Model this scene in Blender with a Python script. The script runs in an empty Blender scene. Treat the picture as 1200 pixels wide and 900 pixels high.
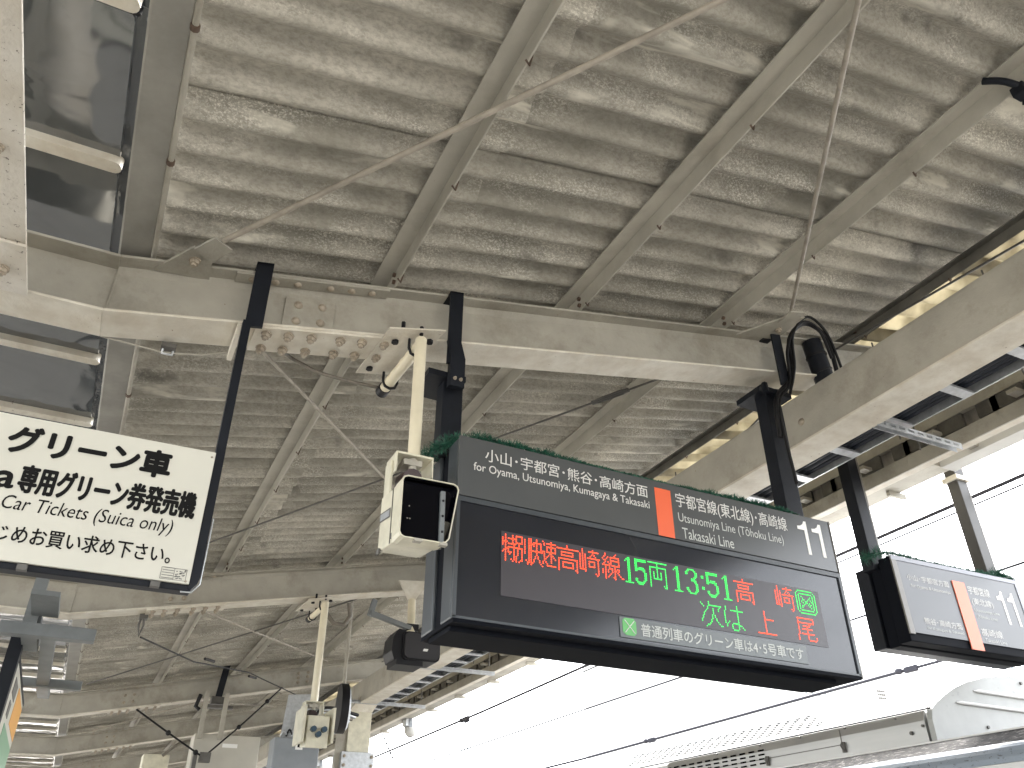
import bpy, math, random
from mathutils import Vector, Matrix, noise
random.seed(11)
S = bpy.context.scene
COL = S.collection
R = math.radians

# ------------------------------------------------------------------ camera
cam_d = bpy.data.cameras.new('camera')
cam = bpy.data.objects.new('camera', cam_d)
COL.objects.link(cam)
right = Vector((0.89520235, -0.44557065, -0.00891926))
down = Vector((0.22943771, 0.47793947, -0.8478987))
fwd = Vector((0.38206164, 0.75699449, 0.53008325))
M3 = Matrix((right, -down, -fwd)).transposed()
cam.matrix_world = M3.to_4x4()
cam_d.sensor_width = 36.0
cam_d.lens = 943.53 / 1200 * 36.0
cam_d.clip_start = 0.05
cam_d.clip_end = 3000
S.camera = cam
S.render.resolution_x, S.render.resolution_y = 1024, 768

# ------------------------------------------------------------------ light
SUN_EL, SUN_AZ = R(50), R(62)            # azimuth from +Y towards +X
w = bpy.data.worlds.new("World"); S.world = w; w.use_nodes = True
nt = w.node_tree; nt.nodes.clear()
out = nt.nodes.new('ShaderNodeOutputWorld'); bg = nt.nodes.new('ShaderNodeBackground')
sky = nt.nodes.new('ShaderNodeTexSky'); sky.sky_type = 'NISHITA'; sky.sun_disc = False
sky.sun_elevation = SUN_EL; sky.sun_rotation = SUN_AZ
sky.air_density = 1.0; sky.dust_density = 3.0; sky.ozone_density = 1.0
hs = nt.nodes.new('ShaderNodeHueSaturation'); hs.inputs['Saturation'].default_value = 0.22   # thin overcast
nt.links.new(sky.outputs[0], hs.inputs['Color'])
nt.links.new(hs.outputs[0], bg.inputs['Color'])
bg.inputs['Strength'].default_value = 0.15
nt.links.new(bg.outputs[0], out.inputs[0])
sd = bpy.data.lights.new('sun', 'SUN'); sun = bpy.data.objects.new('sun', sd); COL.objects.link(sun)
sd.energy = 1.5; sd.angle = R(14); sd.color = (1.0, 0.965, 0.91)
sdir = Vector((math.sin(SUN_AZ) * math.cos(SUN_EL), math.cos(SUN_AZ) * math.cos(SUN_EL), math.sin(SUN_EL)))
sun.rotation_euler = sdir.to_track_quat('Z', 'Y').to_euler()
S.view_settings.view_transform = 'Standard'; S.view_settings.look = 'None'
S.view_settings.gamma = 1.0; S.view_settings.use_curve_mapping = False
S.view_settings.exposure = 3.18
S.cycles.use_denoising = True
S.cycles.max_bounces = 8; S.cycles.diffuse_bounces = 6; S.cycles.glossy_bounces = 3
S.cycles.transmission_bounces = 4; S.cycles.caustics_reflective = False; S.cycles.caustics_refractive = False

# ------------------------------------------------------------------ materials
def mat(name, col, rough=0.6, metal=0.0, spec=0.5, var=0.0, scale=8.0, col2=None, bump=0.0, bscale=60.0,
        grime=0.0, spots=None, spot_scale=30.0, spot_lo=0.62, emit=None, estr=0.0, stretch=(1, 1, 1), objvar=0.0):
    m = bpy.data.materials.new(name); m.use_nodes = True
    t = m.node_tree; b = t.nodes['Principled BSDF']
    b.inputs['Base Color'].default_value = (*col, 1); b.inputs['Roughness'].default_value = rough
    b.inputs['Metallic'].default_value = metal; b.inputs['Specular IOR Level'].default_value = spec
    N = t.nodes.new; L = t.links.new
    src = None
    tc = N('ShaderNodeNewGeometry'); mp = N('ShaderNodeMapping'); mp.inputs['Scale'].default_value = stretch
    L(tc.outputs['Position'], mp.inputs['Vector'])
    def noi(sc, det=4, r=0.6):
        n = N('ShaderNodeTexNoise'); n.inputs['Scale'].default_value = sc; n.inputs['Detail'].default_value = det
        n.inputs['Roughness'].default_value = r; L(mp.outputs[0], n.inputs['Vector']); return n.outputs['Fac']
    def ramp(f, a, c):
        r = N('ShaderNodeMapRange'); r.inputs['From Min'].default_value = a; r.inputs['From Max'].default_value = c
        L(f, r.inputs['Value']); return r.outputs[0]
    def mix(fac, A, B):
        x = N('ShaderNodeMix'); x.data_type = 'RGBA'
        if hasattr(fac, 'is_linked'): L(fac, x.inputs[0])
        else: x.inputs[0].default_value = fac
        for k, v in ((6, A), (7, B)):
            if hasattr(v, 'is_linked'): L(v, x.inputs[k])
            else: x.inputs[k].default_value = (*v, 1)
        return x.outputs[2]
    if var or col2:
        c2 = col2 or tuple(c * (1 - var) for c in col)
        src = mix(ramp(noi(scale, 5), 0.36, 0.66), col, c2)
    if grime:
        g1 = N('ShaderNodeMath'); g1.operation = 'MULTIPLY'; g1.inputs[1].default_value = grime; L(ramp(noi(2.3, 8, .72), .50, .74), g1.inputs[0])
        src = mix(g1.outputs[0], src if src else col, tuple(c * k for c, k in zip(col, (.42, .38, .32))))
    if spots:
        src = mix(ramp(noi(spot_scale, 3, 0.7), spot_lo, spot_lo + 0.04), src if src else col, spots)
    if objvar:
        oi = N('ShaderNodeObjectInfo'); h = N('ShaderNodeHueSaturation')
        mr = N('ShaderNodeMapRange'); mr.inputs['To Min'].default_value = 1 - objvar; mr.inputs['To Max'].default_value = 1 + objvar
        L(oi.outputs['Random'], mr.inputs['Value']); L(mr.outputs[0], h.inputs['Value'])
        if src: L(src, h.inputs['Color'])
        else: h.inputs['Color'].default_value = (*col, 1)
        src = h.outputs[0]
    if src: L(src, b.inputs['Base Color'])
    if bump:
        bn = N('ShaderNodeBump'); bn.inputs['Strength'].default_value = bump; bn.inputs['Distance'].default_value = 0.01
        L(noi(bscale, 4), bn.inputs['Height']); L(bn.outputs[0], b.inputs['Normal'])
    if emit:
        b.inputs['Emission Color'].default_value = (*emit, 1); b.inputs['Emission Strength'].default_value = estr
    m['x'] = 1
    return m

STEEL = mat('painted_steel', (.40, .38, .325), .55, grime=.75, var=.20, scale=3.0, bump=.25, bscale=50, spots=(.16, .10, .06), spot_scale=26, spot_lo=.735)  # also the darker, shaded tone of the beam paint, for webs
STEELB = mat('aged_cream_underlit', (.67, .64, .56), .55, grime=.45, col2=(.55, .50, .41), scale=7, bump=.3, bscale=70, spots=(.17, .10, .055), spot_scale=38, spot_lo=.70)  # aged cream, raised above the webs to put light from below into flanges
CHIP = mat('flaking_white_paint', (.62, .59, .53), .55, col2=(.52, .48, .41), scale=6, bump=.5, bscale=45, spots=(.14, .12, .10), spot_scale=48, spot_lo=.63)
PURL = mat('painted_purlin', (.49, .47, .41), .5, grime=.5, var=.16, scale=4, bump=.2, bscale=60, spots=(.14, .09, .05), spot_scale=30, spot_lo=.74)
RODM = mat('painted_rod', (.40, .36, .30), .5, var=.3, scale=12)
BOLT = mat('painted_bolt', (.40, .345, .27), .55, var=.35, scale=30, bump=.3, bscale=90)
RUST = mat('rusty_bolt', (.13, .085, .06), .7, var=.4, scale=40)
DARKST = mat('dark_steel', (.12, .115, .105), .5, var=.35, scale=10)
NAVY = mat('dark_navy_paint', (.009, .011, .016), .5, spec=.22, var=.3, scale=9, bump=.08, bscale=80)
UNDER = mat('black_navy_tray', (.004, .005, .008), .7, spec=.08)
CASE = mat('slate_grey_case', (.050, .058, .066), .36, var=.12, scale=6, bump=.04, bscale=50)
HEADER = mat('header_panel', (.082, .087, .090), .23, spec=.6, var=.10, scale=3)
PANEL = mat('display_glass', (.016, .018, .024), .16, spec=.6)
LEDBG = mat('led_matrix', (.045, .040, .047), .35, spec=.5)
LIGHTTXT = mat('pale_lettering', (.62, .62, .60), .5)
PALETXT = mat('grey_lettering', (.50, .52, .50), .5)
WHITETXT = mat('white_lettering', (.80, .80, .77), .45)
ORANGE = mat('orange_stripe', (.78, .13, .045), .4)
STICKER = mat('sticker_band', (.12, .135, .14), .35, spec=.5)
GREENSQ = mat('green_marker', (.12, .42, .13), .4)
BLACKTXT = mat('black_lettering', (.003, .003, .003), .6, spec=.2)
WPANEL = mat('cream_sign_face', (.60, .59, .52), .38, var=.06, scale=2.5, spots=(.56, .54, .47), spot_scale=9, spot_lo=.72)
GREYP = mat('grey_sign_face', (.050, .054, .060), .3, var=.1, scale=2, spec=.6)
SILV = mat('silver_frame', (.17, .16, .145), .4)
LEDR = mat('red_led', (.5, .02, .0), .5, emit=(1.0, .055, .012), estr=.62)
LEDG = mat('green_led', (.0, .4, .05), .5, emit=(.03, 1.0, .10), estr=.36)
CREAMM = mat('cream_pole', (.72, .66, .50), .4, var=.12, scale=6)
CREAMB = mat('cream_box_paint', (.66, .63, .50), .42, var=.22, scale=9, spots=(.2, .15, .1), spot_scale=60, spot_lo=.7)
BLACKG = mat('black_glass', (.001, .0012, .003), .12, spec=.25)
BLACKP = mat('black_plastic', (.006, .006, .008), .5, spec=.3)
RUBBER = mat('black_cable', (.006, .006, .007), .55, spec=.3)
CONDUIT = mat('grey_conduit', (.20, .18, .15), .5, var=.3, scale=30)
GREEN = mat('tinsel_green', (.012, .11, .065), .5, var=.6, scale=60)
GALV = mat('galvanised_steel', (.50, .52, .54), .38, metal=.55, var=.25, scale=20)
GREYST = mat('grey_painted_steel', (.17, .185, .19), .5, var=.25, scale=5)
CAB = mat('beige_cabinet', (.48, .46, .40), .5, var=.08, scale=4)
CAB2 = mat('grey_cabinet', (.22, .24, .26), .45, var=.15, scale=5)
SILVT = mat('train_stainless', (.40, .40, .39), .33, metal=.6, var=.12, scale=3, stretch=(1, .2, 3))
TROOF = mat('train_white_cover', (.70, .70, .69), .5, var=.08, scale=2)
COWL = mat('train_grey_cowl', (.36, .37, .36), .45, var=.12, scale=5, spots=(.29, .30, .29), spot_scale=9, spot_lo=.66)
SPECK = mat('train_speckled_roof', (.06, .058, .056), .8, spec=.1, col2=(.025, .025, .027), scale=34, bump=.3, bscale=90, stretch=(1, .5, 1), spots=(.15, .145, .14), spot_scale=30, spot_lo=.56)
SHOULD = mat('train_shoulder', (.24, .28, .33), .35, metal=.2, spots=(.12, .13, .15), spot_scale=55, spot_lo=.6, stretch=(1, .5, 1))
WIREM = mat('overhead_wire', (.05, .05, .06), .7, spec=.1)
CONC = mat('platform_paving', (.40, .38, .345), .8, var=.2, scale=1.5, bump=.2)
BALL = mat('ballast', (.34, .32, .29), .9, var=.5, scale=8, bump=.8, bscale=20)
GRND = mat('ground', (.46, .44, .40), .9, var=.3, scale=.2)
DBLUE = mat('cable_sheath', (.02, .026, .04), .5, var=.4, scale=20)
ORANGEP = mat('orange_print', (.75, .36, .05), .4)
GREENP = mat('green_print', (.12, .30, .16), .4)
BLIND = mat('pale_valance', (.52, .52, .50), .5, var=.08, scale=4)
MAST = mat('pale_mast', (.42, .52, .60), .5)

def slate_mat():
    m = bpy.data.materials.new('weathered_slate'); m.use_nodes = True
    t = m.node_tree; b = t.nodes['Principled BSDF']; N = t.nodes.new; L = t.links.new
    b.inputs['Roughness'].default_value = .9; b.inputs['Specular IOR Level'].default_value = .2
    g = N('ShaderNodeNewGeometry'); oi = N('ShaderNodeObjectInfo')
    def noi(scale, det, rough, st=(1, 1, 1), off=False, dist=0.0):
        mp = N('ShaderNodeMapping'); mp.inputs['Scale'].default_value = st; L(g.outputs['Position'], mp.inputs['Vector'])
        n = N('ShaderNodeTexNoise'); n.inputs['Scale'].default_value = scale; n.inputs['Detail'].default_value = det
        n.inputs['Roughness'].default_value = rough; n.inputs['Distortion'].default_value = dist
        if off: n.noise_dimensions = '4D'; mw = N('ShaderNodeMath'); mw.operation = 'MULTIPLY'; mw.inputs[1].default_value = 30; L(oi.outputs['Random'], mw.inputs[0]); L(mw.outputs[0], n.inputs['W'])
        L(mp.outputs[0], n.inputs['Vector']); return n.outputs['Fac']
    def rng(f, a, c, lo=0.0, hi=1.0):
        r = N('ShaderNodeMapRange'); r.inputs['From Min'].default_value = a; r.inputs['From Max'].default_value = c
        r.inputs['To Min'].default_value = lo; r.inputs['To Max'].default_value = hi; L(f, r.inputs['Value']); return r.outputs[0]
    def mul(a, c):
        x = N('ShaderNodeMath'); x.operation = 'MULTIPLY'; L(a, x.inputs[0])
        if hasattr(c, 'is_linked'): L(c, x.inputs[1])
        else: x.inputs[1].default_value = c
        return x.outputs[0]
    def mix(f, A, B):
        x = N('ShaderNodeMix'); x.data_type = 'RGBA'; L(f, x.inputs[0])
        for k, v in ((6, A), (7, B)):
            if hasattr(v, 'is_linked'): L(v, x.inputs[k])
            else: x.inputs[k].default_value = (*v, 1)
        return x.outputs[2]
    big = rng(noi(1.6, 4, .6, (1, 1.3, 1), True), .35, .68)
    c = mix(big, (.31, .298, .255), (.59, .56, .49))
    grain = rng(noi(55, 6, .75, (.6, 1, 1)), .42, .62)
    c = mix(mul(grain, .6), c, (.25, .23, .195))
    # pale efflorescence: fine flecks inside broad patches drawn out along the waves
    patch = rng(noi(2.6, 3, .6, (.55, 1.8, 1), True, .6), .46, .66)
    fleck = rng(noi(105, 6, .85, (.7, 1, 1)), .51, .56)
    c = mix(mul(mul(patch, fleck), .95), c, (.80, .77, .69))
    solid = rng(noi(4.2, 4, .62, (.35, 2.0, 1), True, .4), .60, .68)
    c = mix(mul(solid, .85), c, (.72, .69, .60))
    soot = rng(noi(3.4, 4, .65, (.8, 1.2, 1), True), .60, .74)
    c = mix(mul(soot, .8), c, (.12, .115, .105))
    h = N('ShaderNodeHueSaturation'); L(c, h.inputs['Color']); L(rng(oi.outputs['Random'], 0, 1, .88, 1.10), h.inputs['Value'])
    L(h.outputs[0], b.inputs['Base Color'])
    bn = N('ShaderNodeBump'); bn.inputs['Strength'].default_value = .35; bn.inputs['Distance'].default_value = .006
    L(noi(60, 5, .75), bn.inputs['Height']); L(bn.outputs[0], b.inputs['Normal'])
    return m
SLATE = slate_mat()

def frp_mat():
    m = bpy.data.materials.new('translucent_frp'); m.use_nodes = True
    t = m.node_tree; t.nodes.clear(); N = t.nodes.new; L = t.links.new
    o = N('ShaderNodeOutputMaterial'); d = N('ShaderNodeBsdfDiffuse'); tr = N('ShaderNodeBsdfTranslucent'); mx = N('ShaderNodeMixShader')
    n = N('ShaderNodeTexNoise'); n.inputs['Scale'].default_value = 3; n.inputs['Detail'].default_value = 5
    g = N('ShaderNodeNewGeometry'); L(g.outputs['Position'], n.inputs['Vector'])
    r = N('ShaderNodeValToRGB'); r.color_ramp.elements[0].position = .35; r.color_ramp.elements[0].color = (.30, .27, .20, 1)
    r.color_ramp.elements[1].position = .6; r.color_ramp.elements[1].color = (.58, .54, .43, 1)
    L(n.outputs['Fac'], r.inputs[0]); L(r.outputs[0], d.inputs[0]); L(r.outputs[0], tr.inputs[0])
    mx.inputs[0].default_value = .5; L(d.outputs[0], mx.inputs[1]); L(tr.outputs[0], mx.inputs[2]); L(mx.outputs[0], o.inputs[0])
    return m
FRP = frp_mat()

def dark_glass():
    m = mat('dark_skylight_glass', (.065, .072, .076), .10, spec=1.0, bump=.0)
    t = m.node_tree; b = t.nodes['Principled BSDF']; b.inputs['IOR'].default_value = 1.9
    n = t.nodes.new('ShaderNodeTexNoise'); n.inputs['Scale'].default_value = 2.2; n.inputs['Detail'].default_value = 2; n.inputs['Distortion'].default_value = .8
    g = t.nodes.new('ShaderNodeNewGeometry'); t.links.new(g.outputs['Position'], n.inputs['Vector'])
    bn = t.nodes.new('ShaderNodeBump'); bn.inputs['Strength'].default_value = .8; bn.inputs['Distance'].default_value = .03
    t.links.new(n.outputs['Fac'], bn.inputs['Height']); t.links.new(bn.outputs[0], b.inputs['Normal'])
    return m
GLASSD = dark_glass()
FILM = mat('crinkled_black_film', (.05, .055, .06), .13, spec=1.0, bump=1.0, bscale=9, stretch=(1, .6, 1))

# ------------------------------------------------------------------ geometry helpers
class MB:
    def __init__(s): s.v = []; s.f = []; s.sm = []
    def add(s, vs, fs, smooth=False):
        b = len(s.v); s.v += [tuple(v) for v in vs]; s.f += [tuple(i + b for i in f) for f in fs]; s.sm += [smooth] * len(fs); return s
    def box(s, x0, x1, y0, y1, z0, z1, dz=0.0):
        if x0 > x1: x0, x1 = x1, x0
        # dz : rise of the x1 end (sloping bars)
        vs = [(x0, y0, z0), (x1, y0, z0 + dz), (x1, y1, z0 + dz), (x0, y1, z0), (x0, y0, z1), (x1, y0, z1 + dz), (x1, y1, z1 + dz), (x0, y1, z1)]
        return s.add(vs, [(0, 3, 2, 1), (4, 5, 6, 7), (0, 1, 5, 4), (1, 2, 6, 5), (2, 3, 7, 6), (3, 0, 4, 7)])
    def prism(s, prof, axis, a, b, smooth=False, caps=True):
        # prof: list of 2-D points; axis y: (x,z); axis x: (y,z); axis z: (x,y)
        n = len(prof); vs = []
        for t in (a, b):
            for p, q in prof:
                vs.append({'y': (p, t, q), 'x': (t, p, q), 'z': (p, q, t)}[axis])
        area = sum(prof[i][0] * prof[(i + 1) % n][1] - prof[(i + 1) % n][0] * prof[i][1] for i in range(n))
        flip = (area > 0) == (axis == 'y')
        fs = []
        for i in range(n):
            j = (i + 1) % n
            q = (i, j, n + j, n + i); fs.append(q if not flip else q[::-1])
        s.add(vs, fs, smooth)
        if caps:
            c0 = tuple(range(n)); c1 = tuple(range(n, 2 * n))
            s.add(vs, [c0[::-1], c1] if not flip else [c0, c1[::-1]])
        return s
    def tube(s, pts, r, n=8, caps=True, smooth=True):
        P = [Vector(p) for p in pts]; rs = r if isinstance(r, (list, tuple)) else [r] * len(P)
        vs = []; up = None
        for i, p in enumerate(P):
            d = (P[min(i + 1, len(P) - 1)] - P[max(i - 1, 0)]).normalized()
            if up is None: up = Vector((0, 0, 1)) if abs(d.z) < .9 else Vector((0, 1, 0))
            u = (up - d * up.dot(d)).normalized(); v = d.cross(u); up = u
            for k in range(n):
                a = 2 * math.pi * k / n; vs.append(p + (u * math.cos(a) + v * math.sin(a)) * rs[i])
        fs = []
        for i in range(len(P) - 1):
            for k in range(n):
                j = (k + 1) % n; fs.append((i * n + k, i * n + j, (i + 1) * n + j, (i + 1) * n + k))
        s.add(vs, fs, smooth)
        if caps: s.add(vs, [tuple(range(n))[::-1], tuple(range((len(P) - 1) * n, len(P) * n))])
        return s
    def bar(s, p0, p1, wdt, hgt, up=(0, 0, 1)):
        p0 = Vector(p0); p1 = Vector(p1); d = (p1 - p0).normalized(); up = Vector(up)
        u = (up - d * up.dot(d)).normalized(); v = d.cross(u)
        vs = []
        for p in (p0, p1):
            for a, b in ((-1, -1), (1, -1), (1, 1), (-1, 1)): vs.append(p + v * (a * wdt / 2) + u * (b * hgt / 2))
        return s.add(vs, [(0, 1, 2, 3), (7, 6, 5, 4), (0, 4, 5, 1), (1, 5, 6, 2), (2, 6, 7, 3), (3, 7, 4, 0)])
    def ball(s, c, r, n=10, m=6, sc=(1, 1, 1)):
        vs = []; fs = []
        for i in range(m + 1):
            th = math.pi * i / m
            for k in range(n):
                ph = 2 * math.pi * k / n
                vs.append((c[0] + r * sc[0] * math.sin(th) * math.cos(ph), c[1] + r * sc[1] * math.sin(th) * math.sin(ph), c[2] + r * sc[2] * math.cos(th)))
        for i in range(m):
            for k in range(n):
                j = (k + 1) % n; fs.append((i * n + k, (i + 1) * n + k, (i + 1) * n + j, i * n + j))
        return s.add(vs, fs, True)
    def mesh(s, name, material, org=(0, 0, 0)):
        me = bpy.data.meshes.new(name)
        me.from_pydata([(v[0] - org[0], v[1] - org[1], v[2] - org[2]) for v in s.v], [], s.f)
        if any(s.sm): me.polygons.foreach_set('use_smooth', s.sm)
        me.materials.append(material); me.validate(); me.update(); return me

ORG = {}
def thing(name, label, cat, loc=(0, 0, 0), group=None, kind=None):
    o = bpy.data.objects.new(name, None); COL.objects.link(o); o.location = loc; o.empty_display_size = .1
    o['label'] = label
    if cat: o['category'] = cat
    if group: o['group'] = group
    if kind: o['kind'] = kind
    ORG[o.name] = Vector(loc); return o
def part(name, mb, m, parent, bevel=0.0, label=None, kind=None):
    org = ORG[parent.name]
    o = bpy.data.objects.new(name, mb.mesh(name, m, org) if isinstance(mb, MB) else mb); COL.objects.link(o); o.parent = parent
    ORG[o.name] = org
    if bevel:
        b = o.modifiers.new('b', 'BEVEL'); b.width = bevel; b.segments = 2; b.limit_method = 'ANGLE'
    if label: o['label'] = label
    if kind: o['kind'] = kind
    return o
def shared(name, me, parent, loc, rot=(0, 0, 0), scale=1.0):     # a part placed by its own location, mesh data shared
    o = bpy.data.objects.new(name, me); COL.objects.link(o); o.parent = parent
    o.location = Vector(loc) - ORG[parent.name]; o.rotation_euler = rot; o.scale = (scale,) * 3; ORG[o.name] = ORG[parent.name]; return o
def single(name, mb, m, label, cat=None, group=None, kind=None, bevel=0.0):
    o = bpy.data.objects.new(name, mb.mesh(name, m)); COL.objects.link(o); o['label'] = label
    if cat: o['category'] = cat
    if group: o['group'] = group
    if kind: o['kind'] = kind
    if bevel:
        b = o.modifiers.new('b', 'BEVEL'); b.width = bevel; b.segments = 2; b.limit_method = 'ANGLE'
    return o
def copy_tree(o, parent=None):
    c = o.copy(); COL.objects.link(c); c.parent = parent
    for ch in list(o.children): copy_tree(ch, c)
    return c

def smooth(P, n=5):
    out_ = []
    P = [Vector(p) for p in P]
    for i in range(len(P) - 1):
        a, b, c, d = P[max(i - 1, 0)], P[i], P[i + 1], P[min(i + 2, len(P) - 1)]
        for k in range(n):
            u = k / n; out_.append(.5 * ((2 * b) + (c - a) * u + (2 * a - 5 * b + 4 * c - d) * u * u + (3 * b - a - 3 * c + d) * u ** 3))
    out_.append(P[-1]); return out_

# text: mesh lettering fitted in a rectangle of a plane facing -Y
def glyph_mesh(s, bold=0.0, shear=0.0):
    c = bpy.data.curves.new('t', 'FONT'); c.body = s; c.size = 1; c.offset = bold; c.shear = shear; c.resolution_u = 3
    o = bpy.data.objects.new('t', c); COL.objects.link(o)
    dg = bpy.context.evaluated_depsgraph_get(); me = bpy.data.meshes.new_from_object(o.evaluated_get(dg))
    vs = [v.co.copy() for v in me.vertices]; fs = [tuple(p.vertices) for p in me.polygons]
    bpy.data.objects.remove(o); bpy.data.curves.remove(c); bpy.data.meshes.remove(me)
    return vs, fs
def text(name, s, x0, x1, z0, z1, y, m, parent, bold=0.0, shear=0.0, facing='y'):
    vs, fs = glyph_mesh(s, min(bold, 0), shear)
    ax, bx = min(v.x for v in vs), max(v.x for v in vs); az, bz = min(v.y for v in vs), max(v.y for v in vs)
    mb = MB(); d = max(bold, 0) * (z1 - z0)          # heavier strokes: overlapping copies a hair apart
    dirs = [(0, 0)] + ([(math.cos(k * math.pi / 4) * d, math.sin(k * math.pi / 4) * d) for k in range(8)] if d else [])
    for q, (ex, ez) in enumerate(dirs):
        P = [(x0 + d + (v.x - ax) / (bx - ax) * (x1 - x0 - 2 * d) + ex, y - q * .00005, z0 + d + (v.y - az) / (bz - az) * (z1 - z0 - 2 * d) + ez) for v in vs]
        mb.add(P, fs)
    return part(name, mb, m, parent)

def digit_one(x0, x1, z0, z1, y, m, parent):
    P = [(.68, 0), (1, 0), (1, 1), (.76, 1), (.60, .90), (.34, .84), (0, .82), (0, .72), (.68, .72)]
    return part('platform_number', MB().add([(x0 + p * (x1 - x0), y, z0 + q * (z1 - z0)) for p, q in P], [tuple(range(9))]), m, parent)

# ------------------------------------------------------------------ setting below (never in frame, but it lights the roof)
KS = 'structure'
single('ground', MB().add([(-900, -900, -2.95), (900, -900, -2.95), (900, 900, -2.95), (-900, 900, -2.95)], [(0, 1, 2, 3)]), GRND, 'level ground around the station', kind=KS)
single('platform', MB().box(-6.6, 4.65, -40, 90, -2.9, -1.6), CONC, 'paved island platform under the roof', kind=KS)
single('track_bed', MB().box(4.7, 14, -60, 120, -2.9, -2.75), BALL, 'ballasted track bed beside the platform', kind=KS)

# ------------------------------------------------------------------ roof
SL = 0.2
def ztopb(x): return 2.25 + SL * (x + .3)          # top of the cross beams on the right wing
def zroof(x): return ztopb(x) + .112               # wave bottoms rest on the purlins
PITCH, AMP = 0.168, 0.072
Y0, Y1 = -6.2, 33.0
roof = thing('roof', 'corrugated butterfly roof over the platform', None, kind=KS)
def sheet_mesh(x0, x1, name, m, nw=5, th=.007):
    mb = MB(); seg = 10; n = (nw + 1) * seg; W = []
    for i in range(n + 1):
        t = i / seg; W.append((t * PITCH, AMP * (1 + math.cos(2 * math.pi * t)) / 2))
    cols = [x0, x1]; vs = []
    for k, x in enumerate(cols):
        for (yy, zz) in W: vs.append((x - x0, yy, zz + SL * (x - x0)))
    m1 = n + 1; fs = [(i, i + 1, m1 + i + 1, m1 + i) for i in range(n)]
    mb.add(vs, [f[::-1] for f in fs], True)
    mb.add([(a, b, c + th) for a, b, c in vs], fs, True)
    top = [(a, b, c + th) for a, b, c in vs]
    for q in (0, m1):
        ed = [vs[q + i] for i in range(m1)] + [top[q + i] for i in range(m1)]
        mb.add(ed, [(i, i + 1, m1 + i + 1, m1 + i) for i in range(n)])
    return mb.mesh(name, m)
cols = [(-.20, 1.06, SLATE), (.93, 3.16, SLATE), (3.02, 4.33, SLATE), (4.20, 5.98, FRP)]
me_cols = [sheet_mesh(a, b, 'roof_sheet', mm) for a, b, mm in cols]
ny = int((Y1 - Y0) / (5 * PITCH)) + 1
for ci, (a, b, mm) in enumerate(cols):
    for j in range(ny):
        if j * 5 * PITCH + Y0 > Y1: break
        o = shared('roof_sheet', me_cols[ci], roof, (a, Y0 + j * 5 * PITCH, zroof(a) + (.008 if j % 2 else .0) + ci * .0095))
# left wing (mirror, out of frame)
mbl = MB()
mbl.add([(-1.7, Y0, 2.4), (-7.9, Y0, 3.65), (-7.9, Y1, 3.65), (-1.7, Y1, 2.4)], [(0, 1, 2, 3)])
mbl.add([(-1.7, Y0, 2.41), (-7.9, Y0, 3.66), (-7.9, Y1, 3.66), (-1.7, Y1, 2.41)], [(3, 2, 1, 0)])
part('roof_wing', mbl, SLATE, roof)

# purlins: angles, flange against the sheets, web hanging at its right edge
BY = [-1.5, 3.1, 7.7, 12.85, 16.8, 21.2, 25.8]
def purlin(x, label, m=PURL, fl=.092, drop=.1, group='steel purlins under the right roof wing'):
    t = thing('purlin', label, 'purlin', (x, 0, ztopb(x)), group)
    z = zroof(x) - .012
    pr = [(x - fl, z - SL * fl), (x - .007, z - .001 - .0014), (x - .007, z - drop), (x, z - drop), (x, z + .007), (x - fl, z + .007 - SL * fl)]
    part('angle_bar', MB().prism(pr, 'y', Y0, Y1), m, t)
    hb = MB()
    for k in range(60):
        y = Y0 + .4 + k * PITCH * 4
        if y > 16: break
        hb.tube([(x + .012, y, z + .03), (x + .014, y, z - .06), (x + .004, y + .004, z - drop - .012), (x - .014, y, z - drop + .004)], .0045, 5)
    part('hook_bolts', hb, RUST, t, kind='stuff')
    for b in BY[:5]:
        part('cleat', MB().prism([(b - .02, z - drop), (b + .15, z - drop), (b - .02, z - .01)], 'x', x + .002, x + .010), m, t)
        for q in (.028, .072):
            part('bolt_head', MB().tube([(x - .007, b - .10 + q * 0 , z - drop + q), (x - .020, b - .10, z - drop + q)], .012, 6, smooth=False), RUST, t) if b in (3.1, 7.7) else None
    return t
purlin(.885, 'steel angle purlin nearest the skylight')
purlin(1.95, 'steel angle purlin crossing behind the dark sign hanger strap')
purlin(3.0, 'steel angle purlin ending above the right triangular gusset plate')
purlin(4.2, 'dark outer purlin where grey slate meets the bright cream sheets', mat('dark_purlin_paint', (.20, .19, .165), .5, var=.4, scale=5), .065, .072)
# gutter-side channel + conduit
t = thing('valley_channel', 'flat grey steel channel between the dark skylight and the slate roof', 'channel', (-.25, 0, 2.27))
part('channel_bar', MB().prism([(-.318, 2.352), (-.318, 2.30), (-.31, 2.296), (-.196, 2.312), (-.196, 2.40), (-.204, 2.40), (-.204, 2.325), (-.310, 2.306), (-.310, 2.352)], 'y', Y0, Y1), mat('grey_channel_paint', (.30, .29, .26), .5, var=.25, scale=5, spots=(.12, .08, .05), spot_scale=26, spot_lo=.72), t)
c = thing('conduit', 'thin pale conduit pipe clipped along the slate roof edge', 'pipe', (-.185, 0, 2.30))
part('pipe', MB().tube([(-.183, Y0, 2.312), (-.183, Y1, 2.312)], .011, 8), STEEL, c)
for k in range(30):
    y = -5 + k * .62
    part('clip', MB().tube([(-.183, y, 2.312), (-.183, y + .022, 2.312)], .0155, 8).box(-.200, -.176, y + .002, y + .02, 2.315, 2.345), RUST, c)

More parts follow.
